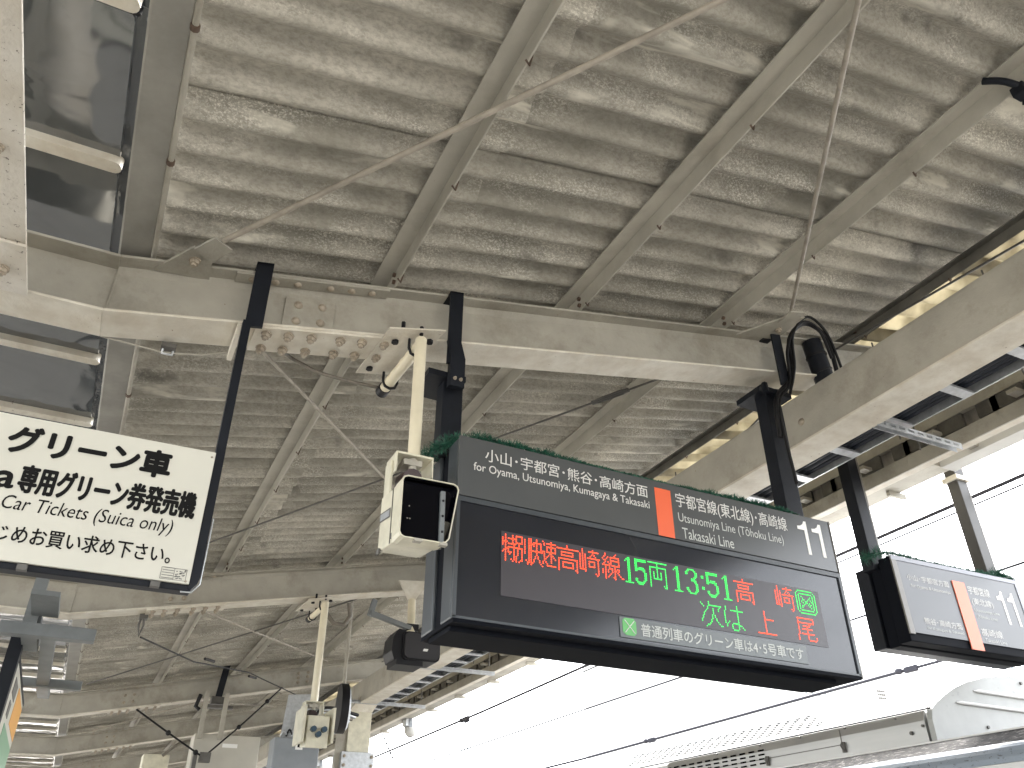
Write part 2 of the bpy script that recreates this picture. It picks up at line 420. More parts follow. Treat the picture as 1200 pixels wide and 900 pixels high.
# ------------------------------------------------------------------ skylight over the valley
sk = thing('skylight', 'row of dark glass panes with white bars over the roof valley', 'skylight', (-.95, 0, 2.4))
yb = []
y = 2.66 - 8 * .752
while y < 24: yb.append(y); y += .752
GZ = 2.40
def rbox(x0, x1, y0, y1, r):           # rounded on the x1 corners
    P = [(x0, y0)]
    for k in range(5): a = -math.pi / 2 + math.pi / 2 * k / 4; P.append((x1 - r + r * math.cos(a), y0 + r + r * math.sin(a)))
    for k in range(5): a = math.pi / 2 * k / 4; P.append((x1 - r + r * math.cos(a), y1 - r + r * math.sin(a)))
    P.append((x0, y1)); return P
for i, yy in enumerate(yb):
    part('pane', MB().prism(rbox(-1.5, -.368, yy + .012, yy + .752 - .012, .05), 'z', GZ, GZ + .02), GLASSD, sk)
    part('glazing_bar', MB().prism(rbox(-1.5, -.352, yy - .058, yy + .004, .03), 'z', GZ - .035, GZ + .03), STEELB, sk, bevel=.006)
    part('rubber_seal', MB().prism(rbox(-1.5, -.350, yy + .004, yy + .022, .008), 'z', GZ - .016, GZ + .03), BLACKP, sk)
    g2 = MB(); n = 16; vs = []
    for k in range(n + 1):
        for q in range(4):
            vs.append((-.366 + q * .016, yy + .752 * k / n, GZ + .012 + .012 * noise.noise(Vector((q * .9, (yy + .752 * k / n) * 7, i)))))
    g2.add(vs, [(k * 4 + q, (k + 1) * 4 + q, (k + 1) * 4 + q + 1, k * 4 + q + 1) for k in range(n) for q in range(3)], True)
    part('sealing_film', g2, FILM, sk)
part('backing', MB().box(-1.72, -.32, Y0, Y1, GZ + .05, GZ + .07), DARKST, sk)

# ------------------------------------------------------------------ I-beams
XS = [-1.6, -.3, 3.98]
def zb(x):
    if x >= -.3: return 1.955 + SL * (x + .3)
    if x <= -1.6: return 1.95 + SL * (-1.6 - x)
    return 1.955
def zt(x): return zb(x) + (.292 if x >= -.3 or x <= -1.6 else .285)
BOLTM = {}
def bolt_mesh(r, h, hexa=True):
    k = (r, h, hexa)
    if k not in BOLTM:
        mb = MB()
        if hexa: mb.tube([(0, 0, 0), (0, 0, h * .35)], r * 1.15, 10, smooth=False); mb.tube([(0, 0, h * .35), (0, 0, h)], r * .92, 6, smooth=False); mb.tube([(0, 0, h), (0, 0, h * 1.45)], r * .5, 8, smooth=False)
        else: mb.ball((0, 0, 0), r, 10, 6, (1, 1, h / r))
        BOLTM[k] = mb.mesh('bolt', BOLT)
    return BOLTM[k]
HEX = bolt_mesh(.017, .020); DOME = bolt_mesh(.021, .013, False)
def seg_bars(mb, xs, z0f, z1f, y0, y1):
    for a, b in zip(xs[:-1], xs[1:]):
        vs = [(a, y0, z0f(a)), (b, y0, z0f(b)), (b, y1, z0f(b)), (a, y1, z0f(a)), (a, y0, z1f(a)), (b, y0, z1f(b)), (b, y1, z1f(b)), (a, y1, z1f(a))]
        mb.add(vs, [(0, 3, 2, 1), (4, 5, 6, 7), (0, 1, 5, 4), (1, 2, 6, 5), (2, 3, 7, 6), (3, 0, 4, 7)])
    return mb
def cross_beam(y, label):
    t = thing('cross_beam', label, 'beam', (0, y, 1.955), 'kinked steel beams across the platform roof')
    xs = [-5.9, -1.6, -.3, 5.75]
    f = .012
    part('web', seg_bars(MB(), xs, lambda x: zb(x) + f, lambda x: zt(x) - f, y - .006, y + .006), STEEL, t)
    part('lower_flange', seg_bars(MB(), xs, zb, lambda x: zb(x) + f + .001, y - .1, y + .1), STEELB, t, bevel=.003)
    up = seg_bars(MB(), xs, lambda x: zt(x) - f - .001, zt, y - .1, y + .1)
    for a, b in ((-.3, 5.75),):      # root fillet under the top flange
        up.add([(a, y - .006, zt(a) - .040), (b, y - .006, zt(b) - .040), (b, y - .030, zt(b) - .0125), (a, y - .030, zt(a) - .0125)], [(0, 1, 2, 3)])
    part('upper_flange', up, STEEL, t, bevel=.003)
    part('weld_seam', MB().tube([(-.3, y - .008, zb(-.3) + .01), (-.3, y - .008, zt(-.3) - .01)], .006, 6), STEEL, t)
    # web splice plate
    def zc(x, d): return zb(x) + d
    a, b = .395, .625
    def pl(a, b, d0, d1, yy0, yy1):
        return MB().add([(a, yy0, zc(a, d0)), (b, yy0, zc(b, d0)), (b, yy1, zc(b, d0)), (a, yy1, zc(a, d0)), (a, yy0, zc(a, d1)), (b, yy0, zc(b, d1)), (b, yy1, zc(b, d1)), (a, yy1, zc(a, d1))],
                        [(0, 3, 2, 1), (4, 5, 6, 7), (0, 1, 5, 4), (1, 2, 6, 5), (2, 3, 7, 6), (3, 0, 4, 7)])
    part('web_splice_plate', pl(a, b, .055, .225, y - .016, y - .0062), STEEL, t, bevel=.0015)
    for bx in (.455, .565):
        for dz in (.095, .185):
            shared('bolt', DOME, t, (bx, y - .016, zc(bx, dz)), (math.pi / 2, 0, 0))
    # lower flange splice plate with two rows of nuts
    a, b = .28, .93
    part('flange_splice_plate', pl(a, b, -.013, -.0005, y - .097, y + .099), STEELB, t, bevel=.0015)
    th = math.atan(SL)
    for bx in (.335, .43, .53, .66, .76, .865):
        for yy in (y - .058, y + .060):
            shared('bolt', HEX, t, (bx, yy, zc(bx, -.0135)), (math.pi, th, 0), 1.25)
    # upper flange splice
    for k, (a, b) in enumerate(((.19, .51), (.525, .86))):
        pass
    part('top_splice_plate', MB().add([(a, q, zt(a) - dz) for dz in (.024, .0125) for q in (y - .097, y - .03) for a in (.16, .86)],
         [(0, 1, 3, 2), (4, 6, 7, 5), (0, 4, 5, 1), (2, 3, 7, 6), (0, 2, 6, 4), (1, 5, 7, 3)]), STEEL, t)
    for bx in (.23, .33, .43, .58, .68, .78):
        shared('bolt', DOME, t, (bx, y - .062, zt(bx) - .024), (math.pi, th, 0), .95)
        shared('bolt', DOME, t, (bx, y - .062, zt(bx)), (0, -th, 0), .95)
    return t
labels = {3.1: 'nearest kinked steel roof beam, carrying the hanging signs',
          7.7: 'second kinked roof beam from the camera, passing below the cream sign',
          12.85: 'third kinked roof beam, meeting the head of the cream column',
          16.8: 'fourth kinked roof beam, just beyond the beam at the column',
          21.2: 'fifth kinked roof beam, far down the platform', 25.8: 'farthest kinked roof beam down the platform'}
beams = {}
for b in BY[1:]: beams[b] = cross_beam(b, labels[b])
# six-bolt plate of the third beam near the column
t = beams[12.85]
part('web_splice_plate', MB().add([(2.72, 12.834, zb(2.72) + .06), (3.0, 12.834, zb(3.0) + .06), (3.0, 12.834, zb(3.0) + .25), (2.72, 12.834, zb(2.72) + .25)], [(0, 1, 2, 3)]), STEEL, t)
for bx in (2.79, 2.93):
    for dz in (.09, .155, .22): shared('bolt', DOME, t, (bx, 12.834, zb(bx) + dz), (math.pi / 2, 0, 0), 1.2)

# ------------------------------------------------------------------ girder and column
g = thing('girder', 'deep cream steel girder running along the platform edge', 'girder', (3.8, 0, 2.4))
GX0, GX1, GZ0, GZ1 = 3.67, 3.915, 2.36, 2.700
pr = [(GX0, GZ0 + .016), (GX0, GZ1 - .03), (GX0 + .004, GZ1 - .012), (GX0 + .02, GZ1), (GX1 - .02, GZ1), (GX1 - .02, GZ0 + .016)]
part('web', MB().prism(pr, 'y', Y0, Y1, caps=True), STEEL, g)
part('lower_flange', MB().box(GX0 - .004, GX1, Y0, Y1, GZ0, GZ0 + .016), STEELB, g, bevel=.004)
def gusset(name, pts, y, m, parent): return part(name, MB().prism(pts, 'y', y - .005, y + .005), m, parent)
for yy in (3.28, 7.9): shared('bolt', DOME, g, (GX0, yy - .1, 2.50), (0, -math.pi / 2, 0), 1.2)

col = thing('column', 'cream steel H column holding up the girder and the third beam', 'column', (3.75, 12.7, -1.6))
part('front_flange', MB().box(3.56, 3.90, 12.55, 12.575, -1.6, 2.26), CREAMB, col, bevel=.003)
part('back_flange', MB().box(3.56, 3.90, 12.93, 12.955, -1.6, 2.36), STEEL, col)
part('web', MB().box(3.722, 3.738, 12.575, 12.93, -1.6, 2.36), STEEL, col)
part('head_plate', MB().add([(3.56, 12.55, 2.26), (3.90, 12.55, 2.26), (4.06, 12.40, 2.54), (3.70, 12.40, 2.52), (3.56, 12.575, 2.262), (3.90, 12.575, 2.262), (4.06, 12.425, 2.542), (3.70, 12.425, 2.522)],
     [(0, 1, 2, 3), (7, 6, 5, 4), (0, 4, 5, 1), (1, 5, 6, 2), (2, 6, 7, 3), (3, 7, 4, 0)]), STEELB, col)
part('side_stiffener', MB().box(3.40, 3.56, 12.6, 12.62, -1.6, 2.62), STEEL, col)
part('clamp_band', MB().box(3.48, 3.97, 12.50, 12.99, 1.46, 1.70), GALV, col, bevel=.004)
for dx in (3.52, 3.93):
    for dz in (1.52, 1.64): shared('bolt', HEX, col, (dx, 12.50, dz), (math.pi / 2, 0, 0), 1.2)

# ------------------------------------------------------------------ eave: channel, gutter fascia, cable ladder
e = thing('eave_channel', 'grey steel channel running outside the cable ladder', 'channel', (5.05, 0, 2.6))
part('web', MB().box(5.05, 5.062, Y0, Y1, 2.59, 2.70), STEEL, e)
part('lower_lip', MB().box(5.062, 5.135, Y0, Y1, 2.59, 2.60), STEELB, e)
part('upper_lip', MB().box(5.062, 5.135, Y0, Y1, 2.69, 2.70), STEEL, e)
wb = MB()
for k in range(110):
    y = Y0 + k * .25 + .03 * (k % 3); wb.box(5.20, 5.225, y, y + .16 + .04 * ((k * 7) % 3), 2.79, 2.90)
part('packing_blocks', wb, DARKST, e, kind='stuff')
part('back_strip', MB().box(5.232, 5.245, Y0, Y1, 2.70, 2.90), mat('mottled_strip', (.16, .15, .14), .7, col2=(.34, .32, .29), scale=9, stretch=(1, 1, .3)), e)
part('back_rail', MB().box(5.19, 5.235, Y0, Y1, 2.895, 3.02), STEEL, e)
ga = thing('gutter', 'pale rain gutter along the outer roof edge', 'gutter', (5.7, 0, 2.85))
part('trough', MB().prism([(5.50, 2.83), (5.53, 2.79), (5.735, 2.79), (5.75, 2.83), (5.75, 2.93), (5.74, 2.93), (5.74, 2.84), (5.51, 2.84), (5.51, 2.93), (5.50, 2.93)], 'y', 3.62, Y1), STEEL, ga)
part('valance_panel', MB().box(5.60, 5.765, Y0, 3.60, 2.772, 2.872).box(5.60, 5.765, 3.60, 3.612, 2.60 + .172, 2.93), BLIND, ga, bevel=.003)
for k in range(48):
    y = -4 + k * .66
    part('bracket', MB().box(5.10, 5.66, y, y + .07, 2.80, 2.826), STEEL, ga)
    if k % 2 == 0 and y > 3.8: part('bracket_tail', MB().box(5.60, 5.80, y + .2, y + .23, 2.745, 2.79), STEEL, ga)
for k, y in enumerate((9.2, 16.0, 22.5)):
    tt = thing('floodlight', ['white round-backed lamp under the gutter nearest the dark sign', 'white round-backed lamp under the gutter beside the column', 'farthest white lamp under the gutter'][k], 'lamp', (5.75, y, 2.7), 'white lamps under the roof edge')
    part('housing', MB().ball((5.78, y, 2.64), .13, 14, 8, (1, 1, 1.25)), BLIND, tt)
    part('mount', MB().box(5.60, 5.72, y - .22, y - .02, 2.66, 2.80), GALV, tt)
    part('cover_plate', MB().box(5.66, 5.72, y - .24, y - .22, 2.64, 2.80), CAB2, tt)

lad = thing('cable_ladder', 'steel cable ladder full of dark cables beside the girder', 'cable tray', (4.15, 0, 2.45))
for x in (3.965, 4.235): part('side_rail', MB().box(x, x + .012, Y0, Y1, 2.43, 2.50), GALV, lad)
for k in range(70):
    y = -.62 + k * .43
    part('rung', MB().box(3.977, 4.235, y, y + .07, 2.43, 2.445), GALV, lad)
for q, (x, r) in enumerate(((4.00, .02), (4.04, .016), (4.08, .022), (4.125, .02), (4.17, .024), (4.21, .017))):
    pts = [(x + .008 * math.sin(k * 1.7 + q), Y0 + k * .8, 2.468 + r + .004 * math.sin(k + q)) for k in range(int((Y1 - Y0) / .8) + 1)]
    part('cable', MB().tube(pts, r, 7), DBLUE, lad)
part('lid', MB().box(3.98, 4.23, Y0, Y1, 2.525, 2.53), DBLUE, lad)
for k, y in enumerate((2.1, 2.95, 5.2, 7.4, 9.6, 12.0, 14.6, 18)):
    part('hanger_rod', MB().tube([(4.26, y, 2.40), (4.26, y, 3.15)], .006, 6), DARKST, lad)
    part('hanger_rod', MB().tube([(4.50, y + .05, 2.40), (4.50, y + .05, 3.2)], .006, 6), DARKST, lad)
# perforated strut carrying the ladder
for k, y in enumerate((2.82, 7.1, 9.9, 12.4)):
    pc = thing('strut_rail', ['perforated galvanised strut rail crossing under the ladder by the hanger post', 'galvanised strut rail below the ladder next to the loudspeaker', 'galvanised strut rail further along the ladder', 'galvanised strut rail beside the column head'][k], 'rail', (4.1, y, 2.4), 'galvanised strut rails under the cable ladder')
    x0, x1 = (3.90, 4.66) if k == 0 else (3.3, 4.7)
    part('top_strip', MB().box(x0, x1, y, y + .045, 2.395, 2.40), GALV, pc)
    part('front_strip', MB().box(x0, x1, y, y + .004, 2.355, 2.372).box(x0, x1, y, y + .004, 2.388, 2.395), GALV, pc)
    sm = MB()
    n = 9
    for q in range(n + 1):
        xx = x0 + (x1 - x0 - .03) * q / n; sm.box(xx, xx + .03, y, y + .004, 2.372, 2.388)
    part('slotted_strip', sm, GALV, pc, kind='stuff')
    part('back_strip', MB().box(x0, x1, y + .041, y + .045, 2.355, 2.395), GALV, pc)

# ------------------------------------------------------------------ gussets and bracing rods
def gplate(y, pts, label):
    t = thing('gusset_plate', label, 'plate', (pts[0][0], y, pts[0][2]))
    return t
gp = thing('gusset_plate', 'triangular gusset with a bolt above the left end of the near beam', 'plate', (-.05, 3.0, 2.3))
def flatplate(P, th=.010):
    n = len(P); V = [Vector(p) for p in P]; N = (V[1] - V[0]).cross(V[2] - V[0]).normalized() * th
    mb = MB(); mb.add(V + [v + N for v in V], [tuple(range(n))[::-1], tuple(range(n, 2 * n))] + [(i, (i + 1) % n, n + (i + 1) % n, n + i) for i in range(n)]); return mb
def lift(x, y, dz=0.0): return (x, y, zt(x) + dz)
part('plate', flatplate([(-.17, 3.05, 2.262), (.055, 3.09, 2.305), (.045, 2.935, 2.303), (-.035, 2.862, 2.288)]), STEEL, gp)
part('rod_lug', flatplate([(-.035, 2.868, 2.278), (.047, 2.945, 2.293), (.112, 2.84, 2.307), (.034, 2.774, 2.292)]), STEEL, gp)
shared('bolt', HEX, gp, (-.02, 2.95, 2.285), (math.pi, 0, 0), 1.3)
gp = thing('gusset_plate', 'gusset plate with a rusty bolt at the right end of the near beam', 'plate', (3.3, 3.0, 3.0))
part('plate', flatplate([lift(3.09, 3.02, -.016), lift(3.42, 3.02, -.016), lift(3.42, 2.76, -.016), lift(3.27, 2.80, -.016)]), STEEL, gp)
part('rod_lug', flatplate([lift(3.26, 2.83, -.03), lift(3.37, 2.83, -.03), lift(3.36, 2.70, -.03), lift(3.25, 2.71, -.03)]), STEEL, gp)
shared('bolt', bolt_mesh(.02, .02), gp, (3.34, 2.91, zt(3.34) - .02), (math.pi, 0, 0), 1.1)
def rod(p0, p1, r, label, m=RODM, tb=None, grp='thin bracing rods under the roof'):
    t = thing('bracing_rod', label, 'rod', p0, grp)
    part('rod', MB().tube([p0, p1], r, 8), m, t)
    if tb is not None:
        P0, P1 = Vector(p0), Vector(p1); d = (P1 - P0).normalized(); c = P0 + d * tb; s = d.cross(Vector((0, 0, 1))).normalized() * .022
        part('turnbuckle', MB().tube([c + s * .3, c + s + d * .05, c + s + d * .22, c + s * .3 + d * .27], .008, 6).tube([c - s * .3, c - s + d * .05, c - s + d * .22, c - s * .3 + d * .27], .008, 6).tube([c, c + d * .04], .016, 8).tube([c + d * .23, c + d * .27], .016, 8), m, t)
    return t
def rp(x, y, dz=0.0): return (x, y, ztopb(x) - .02 + dz)
rod(rp(.07, 2.80), rp(3.42, -1.4), .0125, 'long diagonal rod from the left gusset across the near slate bays')
rod(rp(3.30, 2.76), rp(.02, -1.4), .0115, 'steep rod running up from the right gusset to the top edge')
rod(rp(.10, 3.25), rp(3.04, 7.3), .010, 'diagonal rod crossing behind the camera pole')
rod(rp(3.25, 3.2), rp(.14, 7.3), .007, 'dark thin rod with a turnbuckle above the main sign', DARKST, tb=.75)
rod(rp(.30, 8.0), rp(3.1, 12.4), .0125, 'diagonal rod beyond the second beam falling to the right')
rod(rp(3.1, 8.0), rp(-.05, 12.2), .009, 'dark diagonal rod beyond the second beam rising to the right', DARKST)
rod(rp(.2, 13.1), rp(3.2, 16.4), .012, 'diagonal rod between the third and fourth beams')
rod(rp(3.0, 13.1), rp(.2, 16.4), .010, 'rising diagonal rod between the third and fourth beams')
rod(rp(4.00, 3.2), rp(4.75, -1.4), .008, 'dark rod passing over the girder towards the top right corner', DARKST, tb=None)
rod(rp(3.92, 3.3, -.08), rp(5.2, 7.4, -.05), .008, 'short dark rod with a turnbuckle beside the right hanger post', DARKST, tb=.25)
rod(rp(5.2, 8.0, -.1), rp(3.95, 12.4, -.1), .008, 'dark rod in the bright bay beyond the loudspeaker', DARKST)

# small clip under the near beam, cable insulators
t = thing('cable_clip', 'small metal clip under the near beam left of the sign strap', 'clip', (-.05, 3.2, 1.95))
part('jaw', MB().box(-.065, -.005, 3.17, 3.23, 1.965, 1.985), DARKST, t)
part('shackle', MB().tube([(-.055, 3.2, 1.99), (-.055, 3.2, 1.945), (-.015, 3.2, 1.945), (-.015, 3.2, 1.99)], .006, 6), GALV, t)
part('loose_wire', MB().tube([(-.3, 3.21, 1.965), (-.06, 3.21, 1.955), (.1, 3.21, 1.985), (.2, 3.21, 2.03)], .004, 5), STEEL, t)
t = thing('span_wire', 'thin black wire with a shackle strung between second and third beams', 'wire', (.27, 7.8, 2.0))
part('wire', MB().tube([(.29, 7.82, 1.88), (.9, 9.2, 2.02), (1.75, 11.0, 2.35), (2.86, 12.7, 2.42)], .008, 6), RUBBER, t)
part('shackle', MB().tube([(.27, 7.8, 2.10), (.25, 7.8, 1.98), (.27, 7.8, 1.88), (.29, 7.8, 1.98), (.27, 7.8, 2.10)], .011, 6), DARKST, t)
part('clamp', MB().box(.24, .31, 7.76, 7.84, 2.03, 2.09), DARKST, t)
for k in (.32, .62):
    part('insulator', MB().tube([(.29 + 2.2 * k, 7.82 + 4.0 * k, 1.90 + .40 * k + .01), (.29 + 2.2 * k + .12, 7.82 + 4.0 * k + .22, 1.90 + .40 * k + .04)], .015, 8), RUBBER, t)

# ------------------------------------------------------------------ member at the far left
t = thing('longitudinal_beam', 'white flaking steel beam bolted up at the left picture edge', 'beam', (-.75, 0, 1.95))
part('lower_flange', MB().box(-.92, -.568, Y0, 3.00, 1.958, 1.972), CHIP, t, bevel=.003)
part('web', MB().box(-.76, -.745, Y0, 2.98, 1.972, 2.20), STEEL, t)
part('end_plate', MB().box(-.93, -.564, 2.70, 3.01, 1.942, 1.955), CHIP, t, bevel=.002)
shared('bolt', HEX, t, (-.64, 2.86, 1.942), (math.pi, 0, 0), 1.2)
shared('bolt', HEX, t, (-.64, 1.55, 1.957), (math.pi, 0, 0), 1.2)
shared('bolt', HEX, t, (-.64, 2.24, 1.957), (math.pi, 0, 0), 1.0)

# ------------------------------------------------------------------ main departure sign
SX0, SZ0, SW, SH = 1.171, .862, 2.13, .814
SY = 2.85
ds = thing('departure_sign', 'large dark hanging departure sign with lit red and green LED text', 'sign', (SX0, SY, SZ0))
X = lambda u: SX0 + u
Zv = lambda v: SZ0 + v
part('core_body', MB().box(X(.015), X(2.02), SY + .055, SY + .285, Zv(-.022), Zv(.80)), UNDER, ds, bevel=.006)
part('bottom_tray', MB().box(X(.002), X(SW - .002), SY - .002, SY + .333, Zv(-.003), Zv(.012)), UNDER, ds)
part('front_frame', MB().box(X(0), X(SW), SY + .012, SY + .125, Zv(.0125), Zv(.80)), CASE, ds, bevel=.008)
part('rear_frame', MB().box(X(0), X(SW), SY + .215, SY + .335, Zv(.0125), Zv(.80)), CASE, ds, bevel=.008)
part('frame_rail', MB().box(X(0), X(SW), SY - .004, SY + .014, Zv(.498), Zv(.520)).box(X(0), X(SW), SY - .004, SY + .012, Zv(.0125), Zv(.022))
     .box(X(0), X(.014), SY - .004, SY + .012, Zv(.016), Zv(.498)).box(X(SW - .014), X(SW), SY - .004, SY + .012, Zv(.016), Zv(.498)), CASE, ds)
part('header_panel', MB().box(X(0), X(SW), SY + .0, SY + .013, Zv(.527), Zv(.806)), HEADER, ds, bevel=.002)
part('side_trim', MB().box(X(SW - .0), X(SW + .008), SY - .004, SY + .10, Zv(0), Zv(.806)), SILV, ds)
part('display_window', MB().box(X(.014), X(SW - .014), SY + .004, SY + .0115, Zv(.016), Zv(.498)), PANEL, ds)
part('led_matrix', MB().box(X(.205), X(1.955), SY + .001, SY + .005, Zv(.128), Zv(.402)), LEDBG, ds)
YT = SY - .0015
text('lettering', '小山･宇都宮･熊谷･高崎方面', X(.122), X(.970), Zv(.705), Zv(.768), YT, LIGHTTXT, ds, bold=.006)
text('lettering', 'for Oyama, Utsunomiya, Kumagaya & Takasaki', X(.069), X(.974), Zv(.640), Zv(.690), YT, LIGHTTXT, ds, bold=.004)
part('line_stripe', MB().box(X(1.012), X(1.104), SY - .0015, SY + .001, Zv(.528), Zv(.771)), ORANGE, ds)
text('lettering', '宇都宮線(東北線)･高崎線', X(1.132), X(1.828), Zv(.683), Zv(.770), YT, LIGHTTXT, ds, bold=.004)
text('lettering', 'Utsunomiya Line (Tōhoku Line)', X(1.136), X(1.786), Zv(.607), Zv(.668), YT, PALETXT, ds)
text('lettering', 'Takasaki Line', X(1.150), X(1.455), Zv(.538), Zv(.592), YT, PALETXT, ds)
digit_one(X(1.900), X(1.966), Zv(.593), Zv(.775), YT, WHITETXT, ds); digit_one(X(1.998), X(2.066), Zv(.593), Zv(.775), YT, WHITETXT, ds)
part('notice_band', MB().box(X(.763), X(1.803), SY - .001, SY + .003, Zv(.034), Zv(.119)), STICKER, ds)
text('lettering', '普通列車のグリーン車は4･5号車です', X(.868), X(1.778), Zv(.048), Zv(.103), YT - .001, PALETXT, ds, bold=.012)
part('green_car_mark', MB().prism([(X(.776) + a, Zv(.044) + b) for a, b in ((.016, 0), (.056, 0), (.068, .012), (.068, .060), (.056, .072), (.012, .072), (0, .060), (0, .012))], 'y', SY - .003, SY - .001), GREENSQ, ds)
cm = MB()
for a, b in (((.010, .010), (.058, .062)), ((.058, .010), (.010, .062))):
    cm.bar((X(.776) + a[0], SY - .0045, Zv(.044) + a[1]), (X(.776) + b[0], SY - .0045, Zv(.044) + b[1]), .003, .0035, (0, 1, 0))
part('mark_cross', cm, LIGHTTXT, ds)
# LED characters: rasterised from the outlines on the 16-row grid of the display
PT = .0074
def bits(rows): return {(i, len(rows) - 1 - j) for j, r in enumerate(rows) for i, ch in enumerate(r) if ch == '#'}
KOU = bits(['.......#........', '.......#........', '################', '................', '...#########....', '...#.......#....', '...#########....', '................', '.##############.', '.#............#.', '.#..########..#.', '.#..#......#..#.', '.#..#......#..#.', '.#..########..#.', '.#...........##.', '.#............#.'])
SAKI = bits(['..#.......#.....', '..#....########.', '..#.......#.....', '#.#.#....#.#....', '#.#.#...#...#...', '#.#.#.##########', '#.#.#.........#.', '#.#.#..#####..#.', '#.#.#..#...#..#.', '#.#.#..#...#..#.', '#.#.#..#####..#.', '#.#.#.........#.', '#####.........#.', '....#.........#.', '............#.#.', '.............#..'])
SEN = bits(['..#.......#.....', '..#......#......', '.#..#.#######...', '#..#..#.....#...', '.##...#######...', '..#.#.#.....#...', '.#...##.....#...', '######.######...', '..#..#...#......', '..#..###.#.##...', '#.#.#..#.##.#...', '#.#.#..#.#.#....', '#.#...#..#..#...', '..#..#...#...#..', '..#.#...##....##', '..#......#......'])
RYO = bits(['################', '.......#........', '.......#........', '.##############.', '.#.....#......#.', '.#.....#......#.', '.#..#..#..#...#.', '.#..#..#..#...#.', '.#..#..#..#...#.', '.#..#..#..#...#.', '.#..#######...#.', '.#............#.', '.#............#.', '.#............#.', '.#..........#.#.', '.#...........##.'])
TSUGI = bits(['......#.........', '#.....#.........', '.#....##########', '..#..#........#.', '.....#...#...#..', '....#....#...#..', '...#.....#......', '..#......#......', '..#.....#.#.....', '.#......#.#.....', '.#......#..#....', '#......#...#....', '#......#....#...', '......#......#..', '....##........##', '...#............'])
HA = bits(['..........#.....', '.#........#.....', '.#........#.....', '.#...##########.', '#.........#.....', '#.........#.....', '#.........#.....', '#.........#.....', '#.........#.....', '#.........#.....', '#..#......#.....', '#.#...#####.....', '.#...#....###...', '.#...#....#..#..', '.....#....#...#.', '......####......'])
UE = bits(['.......#........', '.......#........', '.......#........', '.......#........', '.......#........', '.......########.', '.......#........', '.......#........', '.......#........', '.......#........', '.......#........', '.......#........', '.......#........', '.......#........', '################', '................'])
O_ = bits(['.##############.', '.#............#.', '.#............#.', '.##############.', '.#........##....', '.#...######.....', '.#......#.......', '.#..#########...', '.#......#.......', '.#......#.......', '.#.###########..', '#.......#.......', '#.......#......#', '#.......#......#', '#........######.', '................'])
ICON = bits(['..############..', '.#............#.', '#..##########..#', '#.#..........#.#', '#.#.#......#.#.#', '#.#..#....#..#.#', '#.#..##..#.#.#.#', '#.#.#..##...##.#', '#.#..#.##.#..#.#', '#.#...#..#.#.#.#', '#.#.##....#..#.#', '#.#.#......#.#.#', '#.#..........#.#', '#..##########..#', '.#............#.', '..############..'])
D1 = bits(['..##..', '.###..', '#.##..'] + ['..##..'] * 12 + ['######'])
D5 = bits(['#########', '#########', '##.......', '##.......', '##.......', '##.####..', '########.', '##....##.', '.......##', '.......##', '.......##', '.......##', '##.....##', '##....##.', '.######..', '..####...'])
D3 = bits(['..#####..', '.##...##.', '##.....##', '##.....##', '.......##', '......##.', '....###..', '....####.', '......##.', '.......##', '.......##', '.......##', '##.....##', '##.....##', '.##...##.', '..#####..'])
DC = bits(['..', '..', '..', '##', '##', '..', '..', '..', '..', '..', '##', '##', '..', '..', '..', '..'])
def narrow(S_, w1): return {(int(i * w1 / 16), j) for i, j in S_}
reds, greens = [], []
def put(lst, S_, u, row, w0=None):
    v0 = .274 if row == 0 else .136
    n = max(i for i, j in S_) + 1; px = PT if not w0 else w0 / max(n, 1)
    for i, j in S_: lst.append((u + (i + .5) * px, v0 + (j + .5) * PT))
TOKU = bits(['..#....#..', '..#....#..', '#.#.######', '#.#....#..', '####...#..', '#.#.######', '#.#.....#.', '..#.######', '..###...#.', '.##.#...#.', '#.#.###.#.', '..#..#..#.', '..#.....#.', '..#.....#.', '..#...#.#.', '..#....#..'])
BETSU = bits(['#####....#', '#...#.#..#', '#...#.#..#', '#...#.#..#', '#####.#..#', '..#...#..#', '..#...#..#', '#####.#..#', '.#..#.#..#', '.#..#.#..#', '.#..#....#', '.#..#....#', '#...#....#', '#...#..#.#', '#..##...##', '#.#.....#.'])
KAI = bits(['.#...#....', '.#...#....', '.#.######.', '.###.#..#.', '##.#.#..#.', '##...#..#.', '##...#..#.', '.#########', '.#...#....', '.#...#....', '.#..#.#...', '.#..#.#...', '.#.#...#..', '.#.#...#..', '.##.....#.', '.#.......#'])
SOKU = bits(['#.....#...', '.#.#######', '.#....#...', '...#######', '...#..#..#', '...#..#..#', '##.#######', '.#...##...', '.#..#.##..', '.#.#..#.#.', '.##...#..#', '.#....#...', '#.#...#...', '#..#......', '...#######', '..........'])
for s, u in ((TOKU, .208), (BETSU, .271), (KAI, .334), (SOKU, .397)):
    put(reds, s, u, 0, .066)
put(reds, KOU, .466, 0, .110); put(reds, SAKI, .578, 0, .104); put(reds, SEN, .692, 0, .110)
put(greens, D1, .808, 0, .045); put(greens, D5, .862, 0, .062); put(greens, RYO, .934, 0, .104)
put(greens, D1, 1.070, 0, .048); put(greens, D3, 1.138, 0, .068); put(greens, DC, 1.226, 0, .016); put(greens, D5, 1.256, 0, .068); put(greens, D1, 1.348, 0, .048)
put(reds, KOU, 1.418, 0); put(reds, SAKI, 1.666, 0); put(greens, ICON, 1.797, 0, .128)
put(greens, TSUGI, 1.204, 1); put(greens, HA, 1.336, 1, .112); put(reds, UE, 1.524, 1, .112); put(reds, O_, 1.772, 1)
